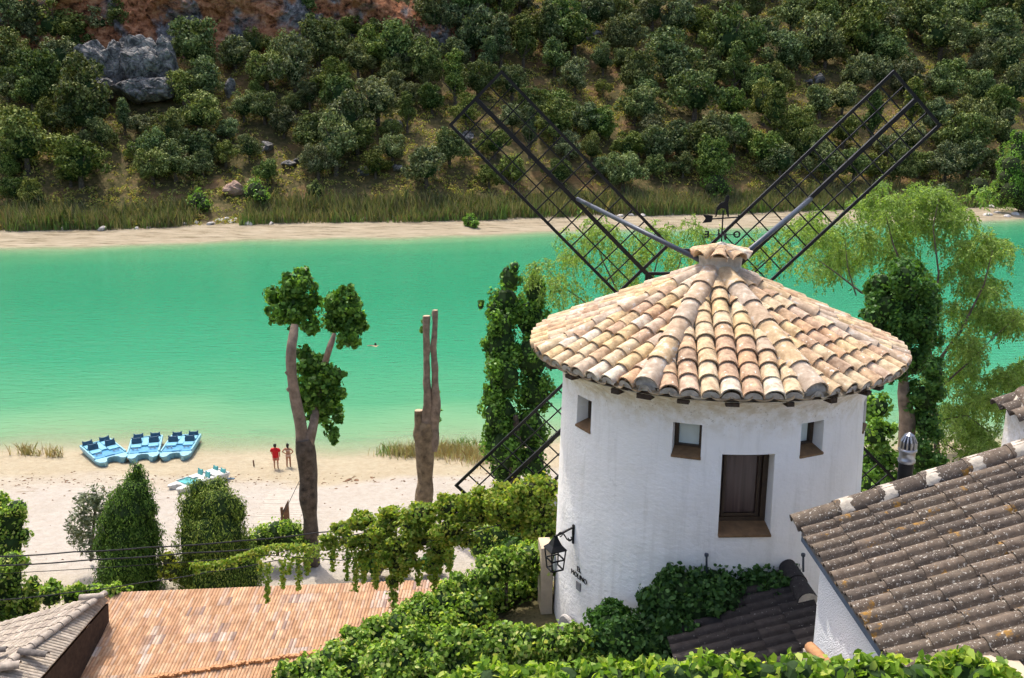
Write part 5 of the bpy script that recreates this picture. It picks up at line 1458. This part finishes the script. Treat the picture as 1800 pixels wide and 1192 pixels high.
conifer('clipped_cypress', [(350, 862, 18), (382, 860, 18), (342, 895, 26), (385, 900, 38), (382, 945, 50), (388, 990, 56), (388, 1020, 60), (345, 955, 32), (345, 1005, 36), (425, 975, 30), (428, 1015, 30), (410, 900, 24), (335, 930, 20)], 41.0, 13500, 'thuja_yellow', 'broad two-topped yellowish-green cypress behind the orange roof', b2)
g = at_z(160, 985, 1.0)
bush('olive_bush', pxe([(168, 880, 26), (150, 915, 30), (180, 915, 28), (138, 940, 22), (168, 955, 28), (190, 890, 16), (145, 880, 16), (130, 925, 14)], 42.5, .5, seed=3), 2600, .22, 'olive_leaf', 'loose grey-green olive bush on the beach behind the pointed cypress', 'bush', core=None, shell=.9, wild=.9, aspect=.35, base=g)
bush('bush', pxe([(298, 985, 15), (306, 1003, 15), (290, 1005, 12)], 40.5, seed=3), 700, .16, 'yellow_leaf', 'small yellow-green bush between the two cypresses', 'bush', core='shade_olive', base=at_z(300, 1020, 1.2))
bush('bush', pxe([(465, 948, 26), (510, 942, 28), (488, 935, 24), (450, 962, 20), (528, 955, 20)], 43.5, seed=3), 2600, .16, 'creeper_leaf', 'low rounded green bush in front of the wooden post', 'bush', base=at_z(488, 975, 1.0))
bush('bush', pxe([(852, 945, 26), (882, 940, 26), (868, 960, 26), (845, 968, 18)], 43.0, seed=5), 2200, .16, 'creeper_leaf', 'round green bush under the vine-covered pergola', 'bush', base=at_z(866, 988, 1.2))
bush('hedge_bush', pxe([(18, 915, 30), (-5, 925, 32), (30, 895, 20), (10, 958, 34), (-10, 890, 24), (40, 940, 14), (5, 1000, 34), (0, 1045, 36), (5, 1090, 36)], 37.0, .4, seed=6), 5600, .15, 'creeper_leaf', 'bright rounded green hedge at the left edge of the beach', 'hedge', base=at_t(10, 1110, 37.5))
bush('creeper', pxe([(15, 1015, 28), (5, 1050, 32), (48, 1052, 26), (88, 1047, 22), (128, 1047, 20), (165, 1042, 17), (200, 1040, 14), (38, 1075, 24), (0, 1085, 26), (22, 990, 22), (225, 1038, 8), (60, 1030, 12), (-30, 1040, 30)], 34.0, .4, seed=7), 6200, .17, 'creeper_leaf', 'thick leafy creeper running behind the grey shed roof', 'creeper', base=at_t(60, 1110, 35))

def build_vine():
    lst = [(600, 932, 15), (640, 917, 18), (690, 908, 19), (740, 903, 20), (790, 893, 21), (840, 882, 22), (890, 872, 23), (930, 862, 24), (962, 858, 24), (620, 955, 15), (660, 955, 21), (700, 960, 24), (702, 990, 20), (692, 1022, 10), (740, 945, 24), (790, 930, 25),
           (770, 968, 17), (835, 908, 24), (890, 898, 25), (940, 895, 28), (958, 930, 26), (940, 962, 18), (764, 995, 11), (668, 935, 17), (720, 925, 19), (575, 948, 11), (640, 978, 10), (692, 1045, 5), (762, 1018, 6), (910, 880, 20), (860, 885, 18), (815, 950, 15), (905, 925, 18), (958, 985, 18), (720, 985, 14)]
    rs = np.random.default_rng(4)
    T = lambda px: 16.3 - (px - 600) / 365.0 * 2.1
    E_ = []
    for px, py, r in lst:
        t = T(px) + rs.uniform(-.15, .15)
        s = r * t / FPX * 1.12; E_.append((at_t(px, py, t), (s * 1.35, s * 1.0, s * .9)))
    base = at_t(780, 960, 15.3)
    root = empty('wire_vine', base, 'yellowish-green vine trained along wires with hanging tendrils left of the mill', 'vine')
    P, N = tuft_points(E_, 30000, 8, .4, 3, .6, .45)
    leaf_obj('leaves', P, N, .068, 'vine_leaf', root, aspect=.75, wild=.6, droop=.8)
    core_mesh(E_, .6).build('shade_core', 'shade_olive', root)
    P = []
    for px, py, ln in [(470, 990, 70), (497, 985, 50), (525, 978, 60), (540, 970, 40), (345, 985, 25), (610, 965, 55), (640, 975, 50), (692, 1020, 80), (764, 1000, 50), (585, 955, 50), (625, 970, 70), (930, 980, 40), (458, 985, 25), (510, 980, 30), (660, 975, 60), (735, 985, 45), (950, 990, 40), (790, 965, 40)]:
        for q in range(int(ln * 3)):
            f = q / (ln * 3); P.append(at_t(px + rs.normal() * (4.2 - 2.2 * f), py + ln * f, T(px) + .1 + rs.normal() * .04))
    for q in range(1300):
        f = rs.random(); x = 335 + 265 * f; y = 988 - 46 * f + 6 * math.sin(f * 9); P.append(at_t(x + rs.normal() * 3, y + abs(rs.normal()) * (5 + 9 * f), T(x) + rs.normal() * .05))
    P = np.array(P); leaf_obj('tendrils', P, np.tile((0, -.3, .8), (len(P), 1)), .066, 'vine_leaf', root, kind='stuff', aspect=.75, wild=.7, droop=.8)
    for dy in (0, 40):
        pts = [at_t(px, py + dy * (px > 560), T(px)) for px, py in ((-60, 1012), (150, 1000), (330, 988), (470, 976), (600, 945), (740, 915), (868, 885), (968, 862))]
        MB().tube(pts, .008, 5).build('wire', 'cable_black', root)
build_vine()
for i_, (lst_, lab_) in enumerate((([(665, 985, 20), (700, 990, 22), (640, 990, 14), (690, 975, 18)], 'dark low shrub on the beach seen under the hanging vine'), ([(765, 985, 16), (785, 978, 14), (745, 990, 12)], 'small dark shrub at the foot of the hanging vine, right of the low one'), ([(905, 965, 24), (935, 972, 24), (950, 950, 20), (915, 945, 18)], 'dark shrub between the round bush and the mill wall'))):
    bush('beach_shrub', pxe(lst_, 42.5, .3, seed=30 + i_), 1800, .17, 'dark_leaf', lab_, 'shrub', base=at_z(lst_[0][0], lst_[0][1] + 26, 1.2))

def hedge(name, lst, n, size, mat, label, ground=15.1, core='shade_green', cat='hedge', kx=1.0, **kw):
    rs = np.random.default_rng(len(lst) * 7)
    E_ = []
    for px, py, r, t in lst:
        s = r * t / FPX; E_.append((at_t(px, py, t + rs.uniform(-.12, .12)), (s * 1.1 * kx, s * 1.05 * kx, s * kx)))
    c = np.mean([e[0] for e in E_], 0); c[2] = ground
    root = empty(name, c, label, cat)
    P, N = tuft_points(E_, n, 6, .38, 81, kw.pop('shell', .45), kw.pop('cull', .7))
    leaf_obj('leaves', P, N, size, mat, root, **kw)
    core_mesh(E_, .72).build('shade_core', core, root)
    st = MB()
    for e in E_[::2]:
        st.tube([(e[0][0], e[0][1], ground), tuple(e[0])], .025, 5)
    st.build('stems', 'bark_dark', root)
    return root
up_ = [(958, 995), (925, 995), (890, 1008), (855, 1028), (820, 1052), (785, 1072), (745, 1092), (705, 1112), (665, 1132), (625, 1152), (585, 1172), (545, 1192), (510, 1212)]
A_ = [(x, y - 14, 30, 11.0 + 2.0 * (x - 510) / 450) for x, y in up_]
A_ += [(x, y - 12, r, 10.8 + 2.0 * (x - 510) / 450 + (.5 if x > 835 else 0)) for x, y, r in ((945, 1040, 28), (905, 1048, 28), (868, 1064, 32), (828, 1090, 38), (788, 1108, 38), (748, 1130, 36), (705, 1150, 36), (660, 1172, 36), (615, 1195, 38), (570, 1215, 36), (950, 1072, 22), (880, 1090, 20), (840, 1105, 24))]
hedge('creeper_hedge', A_, 32000, .057, 'creeper_leaf', 'diagonal hedge of creeper running down from the mill along the terrace edge', 14.2, shape=6, aspect=.8, wild=.55, droop=.5)
B_ = [(x, y, r, 10.3) for x, y, r in ((672, 1165, 34), (705, 1140, 32), (745, 1132, 32), (790, 1136, 30), (835, 1132, 32), (880, 1134, 32), (925, 1132, 30), (970, 1130, 30), (1015, 1128, 28), (1050, 1138, 24), (690, 1195, 38), (740, 1185, 36), (800, 1180, 34), (860, 1178, 36), (920, 1175, 34), (980, 1172, 34), (1040, 1172, 32), (1075, 1160, 22), (710, 1165, 30), (760, 1160, 30))]
hedge('creeper_hedge', B_, 23000, .058, 'creeper_leaf', 'rounded sunlit hedge of creeper in front of the foot of the mill', 15.0, shape=6, aspect=.8, wild=.55, droop=.5)
C_ = []
tops = [(780, 1204), (830, 1192), (900, 1184), (1000, 1178), (1100, 1175), (1200, 1172), (1300, 1166), (1400, 1166), (1470, 1172), (1560, 1172), (1640, 1166), (1700, 1168), (1745, 1180), (1790, 1200)]
rr = random.Random(3)
for x in range(780, 1780, 27):
    y = np.interp(x, [a for a, b in tops], [b for a, b in tops])
    C_.append((x, y + 24 + rr.uniform(-5, 5), rr.uniform(30, 42), 6.1)); C_.append((x + 12, y + 88, 46, 5.85))
hedge('front_hedge', C_, 12000, .08, 'hedge_front_leaf', 'bright sunlit leafy hedge along the bottom edge nearest the viewer', 15.2, shape=6, aspect=.55, wild=.9, droop=.3, shell=.5)
I_ = [(x, y, r, 10.45 + (0.25 if y < 1030 else 0) - .0013 * max(0, y - 1060)) for x, y, r in ((1382, 1005, 20), (1335, 1006, 26), (1295, 1012, 30), (1250, 1025, 32), (1205, 1036, 34), (1170, 1050, 30), (1180, 1085, 34), (1225, 1070, 34), (1275, 1055, 32), (1325, 1040, 28), (1365, 1030, 20), (1140, 1110, 34), (1100, 1125, 30), (1130, 1150, 34), (1085, 1150, 30), (1175, 1128, 30), (1060, 1130, 22), (1160, 1170, 30), (1095, 1180, 30), (1200, 1100, 26))]
hedge('roof_ivy', I_, 17000, .063, 'ivy_leaf', 'dark shaded ivy spreading over the shade-darkened roof against the mill', 15.4, cat='ivy', kx=1.18, shape=6, aspect=.75, wild=.7, droop=.5)
S_ = [(x, y, r, 10.75) for x, y, r in ((1072, 1080, 26), (1050, 1085, 20), (1095, 1085, 20), (1072, 1100, 28))]
hedge('small_shrub', S_, 2200, .06, 'dark_leaf', 'small round dark shrub against the mill wall above the sunlit hedge', 15.2, cat='shrub', aspect=.6, wild=.8)

def grass_patch(name, label, pts, n, h, mat, seed):
    rs = np.random.default_rng(seed); V = []
    for px, py, rx, ry in pts:
        for q in range(n):
            x = px + rs.normal() * rx * .5; y = py + rs.normal() * ry * .5
            B = at_z(x, y, .03); B[2] = max(-.2, float(ground_z(B[0], B[1])))
            hh = h * rs.uniform(.5, 1.3); a = rs.uniform(0, 6.28); l = rs.normal(size=2) * .35 * hh; w = np.array([math.cos(a), math.sin(a), 0]) * .022
            V += [B - w, B + w, B + np.array([l[0] * .4 + w[0] * .8, l[1] * .4 + w[1] * .8, hh * .6]), B + np.array([l[0], l[1], hh]), B + np.array([l[0] * .4 - w[0] * .8, l[1] * .4 - w[1] * .8, hh * .6])]
    V = np.array(V); F = np.arange(len(V)).reshape(-1, 5)
    tag(link(name, poly_mesh(name, V, F, mat)), label, 'grass', kind='stuff')
grass_patch('dry_reeds', 'dry tawny reeds in the shallows beside the columnar poplar', [(800, 800, 55, 14), (760, 795, 50, 10), (840, 805, 40, 16), (720, 800, 40, 8)], 420, .7, 'dry_grass', 1)
grass_patch('green_reeds', 'faint green water weeds by the dead trunk', [(685, 795, 25, 8), (820, 785, 40, 8)], 120, .6, 'reed_green', 2)
grass_patch('dry_grass', 'tuft of dry grass at the waterline left of the boats', [(55, 800, 36, 4), (95, 803, 18, 3), (45, 797, 10, 4)], 70, .7, 'dry_grass', 3)

# ------------------------------------------------------------------ pedal boats
def boat_meshes(tagname, hull, floor, seat, back):
    out = []
    def add(name, mb, mat, parent=None, smooth=False): out.append((name, mb.mesh(tagname + name, mat, smooth=smooth), parent)); return len(out) - 1
    W, L = .9, 1.9
    outl = [(-W, -L + .15), (-W + .12, -L), (W - .12, -L), (W, -L + .15), (W, 1.2), (W - .12, 1.72), (W - .32, L), (W - .52, 1.75), (.30, 1.38), (.12, 1.22), (-.12, 1.22), (-.30, 1.38), (-W + .52, 1.75), (-W + .32, L), (-W + .12, 1.72), (-W, 1.2)]
    low = [(x * .93, y * .96) for x, y in outl]
    n = len(outl)
    hb = MB(); hb.add([(x * .86, y * .9, 0) for x, y in outl] + [(x * .97, y * .98, .30) for x, y in outl] + [(x, y, .33) for x, y in outl] + [(x, y, .40) for x, y in outl] + [(x * .95, y * .965, .41) for x, y in outl],
           [tuple(reversed(range(n)))] + [(r * n + i, r * n + (i + 1) % n, (r + 1) * n + (i + 1) % n, (r + 1) * n + i) for r in range(4) for i in range(n)] + [tuple(range(4 * n, 5 * n))])
    add('hull', hb, hull)
    rim = MB()
    for sx in (-1, 1):
        rim.box((sx * .85, -.35, .46), (.08, 2.9, .10)); 
    rim.box((0, -1.84, .45), (1.6, .08, .09))
    add('gunwale', rim, hull)
    add('floor', MB().box((0, .55, .425), (1.5, 1.05, .03)).box((0, .95, .445), (.5, .3, .06)), floor)
    ct = MB().box((0, -.75, .47), (.34, 1.5, .12)); add('console', ct, seat)
    for y, hgt, bm2 in ((-1.55, .3, back), (-.42, .42, back)):
        for sx in (-1, 1):
            s = MB(); s.box((sx * .48, y + .38, .47), (.56, .62, .12)); i = add('seat', s, seat)
            b = MB(); b.add([(sx * .48 + u, y + v, z) for z, e, v0 in ((.42, .27, 0), (.42 + hgt * .75, .29, -.08), (.42 + hgt, .22, -.11)) for v in (v0, v0 + .07) for u in (-e, e)],
                  [(0, 1, 3, 2)] + [(4 * r + a, 4 * r + b_, 4 * r + 4 + b_, 4 * r + 4 + a) for r in range(2) for a, b_ in ((0, 1), (1, 3), (3, 2), (2, 0))] + [(8, 10, 11, 9)])
            for u in (-.24, .24): b.box((sx * .48 + u, y - .06, .42 + hgt + .02), (.07, .06, .09))
            add('backrest', b, bm2)
    for sx in (-1, 1):
        pd = MB().tube([(sx * .48 - .14, .55, .52), (sx * .48 + .14, .55, .52)], .02, 6).box((sx * .48 - .12, .55, .52), (.09, .16, .03)).box((sx * .48 + .12, .55, .52), (.09, .16, .03))
        add('pedals', pd, back)
    return out
BOAT = boat_meshes('pedalo_', 'boat_pale', 'boat_blue', 'boat_sky', 'boat_navy')
BOAT2 = boat_meshes('white_pedalo_', 'boat_white', 'boat_teal', 'boat_white', 'boat_teal')
def put_boat(meshes, px, py, heading, label, group, z=None, tilt=(0, 0), scale=1.12):
    P = on_ground(px, py, 40) if z is None else at_z(px, py, z)
    zz = max(-.08, float(ground_z(P[0], P[1]))) - .02
    root = empty('pedal_boat', (P[0], P[1], zz), label, 'boat', group)
    root.rotation_euler = (R(tilt[0]), R(tilt[1]), R(180 + heading))
    root.scale = (scale, scale, scale)
    for name, me, par in meshes: link(name, me, root)
put_boat(BOAT, 186, 806, 40, 'light blue pedal boat lying askew, leftmost of the three at the waterline', 'blue pedal boats', tilt=(1.5, 2))
put_boat(BOAT, 256, 800, 17, 'light blue pedal boat in the middle of the three at the waterline', 'blue pedal boats', tilt=(1.5, -1))
put_boat(BOAT, 318, 797, 8, 'light blue pedal boat, rightmost of the three at the waterline', 'blue pedal boats', tilt=(1.5, 0))
put_boat(BOAT2, 350, 852, -42, 'white and teal pedal boat beached on dry sand behind the broad cypress', 'beached pedal boat', tilt=(0, 4), scale=.9)

# ------------------------------------------------------------------ people
def skin_body(name, joints, edges, radii, mat, parent, root_i=0):
    me = bpy.data.meshes.new(name); me.from_pydata(joints, edges, []); me.materials.append(MATS[mat])
    o = link(name, me, parent)
    md = o.modifiers.new('skin', 'SKIN'); md.use_smooth_shade = True
    sv = me.skin_vertices[0].data if me.skin_vertices else None
    if sv is None:
        bpy.context.view_layer.objects.active = o; sv = me.skin_vertices[0].data
    for i, r in enumerate(radii):
        sv[i].radius = (r, r) if not hasattr(r, '__len__') else r
        sv[i].use_root = (i == root_i)
    sub = o.modifiers.new('sub', 'SUBSURF'); sub.levels = 1; sub.render_levels = 1
    return o
def make_person(P, label, skin, arms, shirt=None, shorts=None, bikini=None):
    root = empty('person', P, label, 'person')
    J = [(0, 0, .90), (0, -.01, 1.05), (0, 0, 1.22), (0, -.01, 1.38), (0, 0, 1.45), (0, .015, 1.53), (0, .01, 1.62)]
    Rr = [(.145, .105), (.12, .09), (.145, .10), (.06, .055), (.05, .05), (.082, .095), (.07, .08)]
    Eg = [(i, i + 1) for i in range(6)]
    def chain(start, pts, rad):
        prev = start
        for p, r in zip(pts, rad):
            J.append(p); Rr.append(r); Eg.append((prev, len(J) - 1)); prev = len(J) - 1
        return prev
    for s in (-1, 1):
        chain(0, [(s * .09, 0, .80), (s * .10, .02, .47), (s * .105, -.02, .30), (s * .105, -.01, .09), (s * .12, .12, .03)], [.085, .058, .058, .036, (.045, .03)])
        sh, el, wr, hd, fd = [tuple(np.array(p) * np.array((s, 1, 1))) for p in arms]
        e = chain(2, [(s * .13, 0, 1.35), sh, el, wr, hd], [.06, .058, .042, .03, (.038, .02)])
        fd = np.array(fd) - np.array(hd); fd = fd / np.linalg.norm(fd)
        side = np.cross(fd, (0, 1, 0)); side = side / (np.linalg.norm(side) + 1e-6)
        for q, (off, ln) in enumerate(((-.028, .065), (-.010, .08), (.010, .085), (.028, .075))):
            b0 = np.array(hd) + side * off + fd * .03
            chain(e, [tuple(b0), tuple(b0 + fd * ln * .6), tuple(b0 + fd * ln + np.array([0, .012, 0]))], [.010, .009, .008])
        th = np.array(hd) - side * .03 + np.array([0, .02, 0])
        chain(e, [tuple(th), tuple(th + fd * .035 - side * .012 + np.array([0, .015, 0]))], [.010, .009])
    skin_body('body', J, Eg, Rr, skin, root)
    def ring(prof, mat, name, cy=0.0):
        b = MB(); n = 16
        for z, rx, ry, x in prof:
            b.v += [(x + rx * math.cos(2 * math.pi * k / n), cy + ry * math.sin(2 * math.pi * k / n), z) for k in range(n)]
        b.f = [(r * n + k, r * n + (k + 1) % n, (r + 1) * n + (k + 1) % n, (r + 1) * n + k) for r in range(len(prof) - 1) for k in range(n)]
        me = b.mesh(name, mat, smooth=True); return link(name, me, root)
    ring([(1.70, .005, .005, 0), (1.685, .06, .06, 0), (1.64, .088, .098, 0), (1.57, .094, .1, 0), (1.50, .085, .07, 0), (1.46, .06, .045, 0)] if not bikini else [(1.70, .005, .005, 0), (1.685, .06, .06, 0), (1.64, .085, .095, 0), (1.57, .09, .098, 0), (1.48, .07, .06, 0), (1.36, .05, .04, 0), (1.26, .02, .02, 0)], 'hair_black', 'hair', -.022)
    nose = MB().add([(0, .115, 1.545), (-.014, .098, 1.53), (.014, .098, 1.53), (0, .1, 1.575)], [(0, 1, 2), (0, 2, 3), (0, 3, 1)]); link('nose', nose.mesh('nose', skin), root)
    for s in (-1, 1):
        link('ear', MB().tube([(s * .086, 0, 1.52), (s * .094, -.005, 1.545), (s * .088, 0, 1.57)], .012, 6).mesh('ear', skin), root)
        link('eye', MB().tube([(s * .03, .096, 1.57), (s * .03, .102, 1.57)], .011, 8).mesh('eye', 'hair_black'), root)
    link('mouth', MB().box((0, .093, 1.50), (.045, .012, .01)).mesh('mouth', 'shorts_pink'), root)
    if shirt:
        ring([(1.42, .06, .05, 0), (1.40, .15, .09, 0), (1.34, .215, .12, 0), (1.22, .20, .13, 0), (1.05, .19, .13, 0), (.90, .20, .14, 0), (.80, .205, .145, 0), (.795, .19, .13, 0)], shirt, 'shirt')
        for s in (-1, 1):
            link('sleeve', MB().tube([(s * .17, 0, 1.36), (s * .235, 0, 1.27), (s * .255, .01, 1.17)], [.075, .078, .072], 10).mesh('sleeve', shirt, smooth=True), root)
    if shorts:
        for s in (-1, 1):
            link('shorts_leg', MB().tube([(s * .085, 0, .86), (s * .1, .01, .72), (s * .105, .015, .60)], [.115, .108, .10], 12).mesh('shorts_leg', shorts, smooth=True), root)
    if bikini:
        ring([(.98, .158, .118, 0), (.93, .168, .126, 0), (.86, .165, .12, 0), (.80, .1, .08, 0)], bikini, 'bikini_bottom')
        ring([(1.27, .162, .113, 0), (1.22, .165, .118, 0), (1.20, .163, .113, 0)], bikini, 'bikini_top')
    root.scale = (1.02, 1.02, 1.02)
    return root
Pp = on_ground(486, 825, 40); make_person(Pp, 'person in a red shirt seen from behind at the water\'s edge', 'skin_tan', [(.175, 0, 1.33), (.25, .02, 1.08), (.22, .13, .90), (.20, .17, .84), (.19, .2, .76)], shirt='shirt_red', shorts='shorts_pink')
Pp = on_ground(508, 824, 40); make_person(Pp, 'person in a pale bikini with hands on hips at the water\'s edge', 'skin_brown', [(.165, 0, 1.34), (.34, -.06, 1.16), (.2, .04, 1.0), (.16, .08, .98), (.1, .12, .98)], bikini='bikini')
Sw = at_z(660, 608, 0.0)
def swimmer():
    root = empty('person', Sw, 'swimmer with dark hair, only head and arm above the lake', 'person')
    J = [(0, 0, -.05), (0, -.02, .02), (0, .0, .1), (0, .02, .2), (-.18, 0, -.02), (-.45, .1, .05), (-.68, .2, .03), (-.78, .24, .0), (.18, 0, -.03), (.4, .15, -.04), (.5, .3, -.05), (0, -.3, -.12), (0, -.8, -.2)]
    E2 = [(0, 1), (1, 2), (2, 3), (0, 4), (4, 5), (5, 6), (6, 7), (0, 8), (8, 9), (9, 10), (0, 11), (11, 12)]
    skin_body('body', J, E2, [.16, .06, .085, .075, .07, .045, .035, .035, .07, .045, .035, .16, .12], 'skin_tan', root)
    b = MB().lathe([(0, .31), (.07, .29), (.11, .22), (.11, .15), (.09, .08)], (0, -.02, 0), 12); link('hair', b.mesh('swim_hair', 'hair_black', smooth=True), root)
    root.rotation_euler.z = .4
swimmer()

# ------------------------------------------------------------------ small things on the beach, cables
def beach_bits():
    P = on_ground(447, 822, 40)
    o = MB().tube([P - np.array([0, 0, .2]), P + np.array([-.03, 0, .5])], [.05, .045], 8).build('stake', 'wood_brown'); tag(o, 'short dark wooden stake in the sand left of the person in red', 'stake')
    P = on_ground(505, 918, 35)
    r = empty('wooden_post', P, 'brown wooden post with a slanted top in front of the pollarded poplar', 'post')
    MB().add([P + np.array(v) for v in ((-.16, -.1, -.3), (.12, -.1, -.3), (.12, .1, -.3), (-.16, .1, -.3), (-.16, -.1, .75), (.12, -.1, 1.3), (.12, .1, 1.3), (-.16, .1, .75))], [(3, 2, 1, 0), (4, 5, 6, 7), (0, 1, 5, 4), (1, 2, 6, 5), (2, 3, 7, 6), (3, 0, 4, 7)]).build('plank', 'wood_brown', r)
    P2 = on_ground(498, 918, 35); MB().box(P2 + np.array([-.03, -.05, .35]), (.12, .12, 1.1)).build('brace', 'wood_brown', r)
    a = at_t(526, 846, 44.2); b = at_t(490, 916, 44.5)
    o = MB().tube([a, (a + b) / 2 - np.array([0, 0, .06]), b], .014, 5).build('rope', 'grey_iron'); tag(o, 'thin rope stretched from the pollarded poplar to the ground', 'rope')
    # sand-covered boardwalk
    c = [at_z(475, 852, .62), at_z(540, 852, .62), at_z(520, 940, .8), at_z(425, 940, .8)]
    bw = empty('boardwalk', (c[0] + c[2]) / 2, 'pale sand-covered boardwalk leading over the beach beside the poplar', 'boardwalk')
    n = 22
    for i in range(n):
        f0, f1 = (i + .025) / n, (i + .975) / n
        def e(f, s):
            p = (c[0] * (1 - f) + c[3] * f) if s == 0 else (c[1] * (1 - f) + c[2] * f)
            p = p.copy(); p[2] = float(ground_z(p[0], p[1])) + .03; return p
        q = [e(f0, 0), e(f0, 1), e(f1, 1), e(f1, 0)]; dz = np.array([0, 0, .05]); j = np.array([random.uniform(-.05, .05), 0, random.uniform(-.008, .008)])
        MB().add([p + j for p in q] + [p + j - dz for p in q], [(0, 3, 2, 1), (4, 5, 6, 7), (0, 1, 5, 4), (1, 2, 6, 5), (2, 3, 7, 6), (3, 0, 4, 7)]).build('plank', 'plank_white', bw)
    P = on_ground(400, 845, 40)
    for k, dx in enumerate((-.16, .16)):
        m = MB().prism([(-.06, -.15), (.06, -.15), (.065, .02), (.05, .16), (-.05, .16), (-.065, .02)], 0, .05, Matrix.Translation((P[0] + dx, P[1] + .15 * k, P[2] + .02)) @ Matrix.Rotation(.5 + k, 4, 'Z') @ Matrix.Scale(1.5, 4))
        m.tube([(P[0] + dx - .08, P[1] + .15 * k, P[2] + .08), (P[0] + dx, P[1] + .15 * k, P[2] + .16), (P[0] + dx + .08, P[1] + .15 * k, P[2] + .08)], .025, 5)
        o = m.build('sandal', 'boat_navy'); tag(o, 'dark sandal left on the dry sand right of the white pedal boat', 'sandal', 'pair of sandals')
    meshes = [boulder_mesh('beach_stone_%d' % i, 'wood_brown', 170 + i, (.22, .16, .08), .6, 2) for i in range(3)]
    for i, (px, py) in enumerate(((594, 835), (612, 845), (627, 846), (664, 850), (690, 845), (654, 842))):
        o = link('driftwood', meshes[i % 3], None, on_ground(px, py, 40) + np.array([0, 0, .03])); o.rotation_euler.z = i
        o.scale = (1.5, 1, 1)
        tag(o, 'dark scrap of driftwood on the waterline between the two trunks', 'driftwood', 'driftwood scraps on the waterline')
    rs = np.random.default_rng(12); V = []; F = []
    for q in range(700):
        if q < 420: x, y = rs.uniform(-38, 14), rs.normal(51.6, .55)
        else: x, y = rs.uniform(-36, 12), rs.uniform(40, 54)
        s = rs.uniform(.025, .085); z = float(ground_z(x, y)); n = len(V); a = rs.uniform(0, 6.28); e = rs.uniform(.5, 2.2)
        for k in range(5): V.append((x + s * e * math.cos(a + 1.257 * k), y + s * math.sin(a + 1.257 * k), z - .01))
        V.append((x, y, z + s * .7)); F += [(n + k, n + (k + 1) % 5, n + 5) for k in range(5)]
    o = MB().add(V, F).build('beach_debris', 'wood_brown', kind='stuff'); tag(o, 'scattered dark pebbles and twigs on the sand', 'debris')
    cab = [('black cable, uppermost of the three crossing in front of the cypresses', [(-20, 979, 26), (130, 970, 26), (260, 962, 26.5), (420, 951, 27.5), (560, 936, 29), (660, 925, 30)]),
           ('black cable, middle one of the three crossing in front of the cypresses', [(-20, 995, 26), (160, 984, 26), (330, 972, 27), (480, 962, 28), (650, 950, 30)]),
           ('thin black cable, lowest of the three, running past the creeper', [(-20, 1056, 25), (120, 1042, 25.5), (250, 1024, 26), (370, 1005, 27), (480, 986, 28), (570, 974, 29)])]
    for lab, pts in cab:
        P = [at_t(*p) for p in pts]
        Q = []
        for i in range(len(P) - 1):
            for f in np.linspace(0, 1, 6)[:-1]: Q.append(P[i] * (1 - f) + P[i + 1] * f - np.array([0, 0, .03 * math.sin(math.pi * f)]))
        Q.append(P[-1])
        o = MB().tube(Q, .016 if 'thin' in lab else .021, 5).build('cable', 'cable_black'); tag(o, lab, 'cable', 'cables across the garden')
beach_bits()
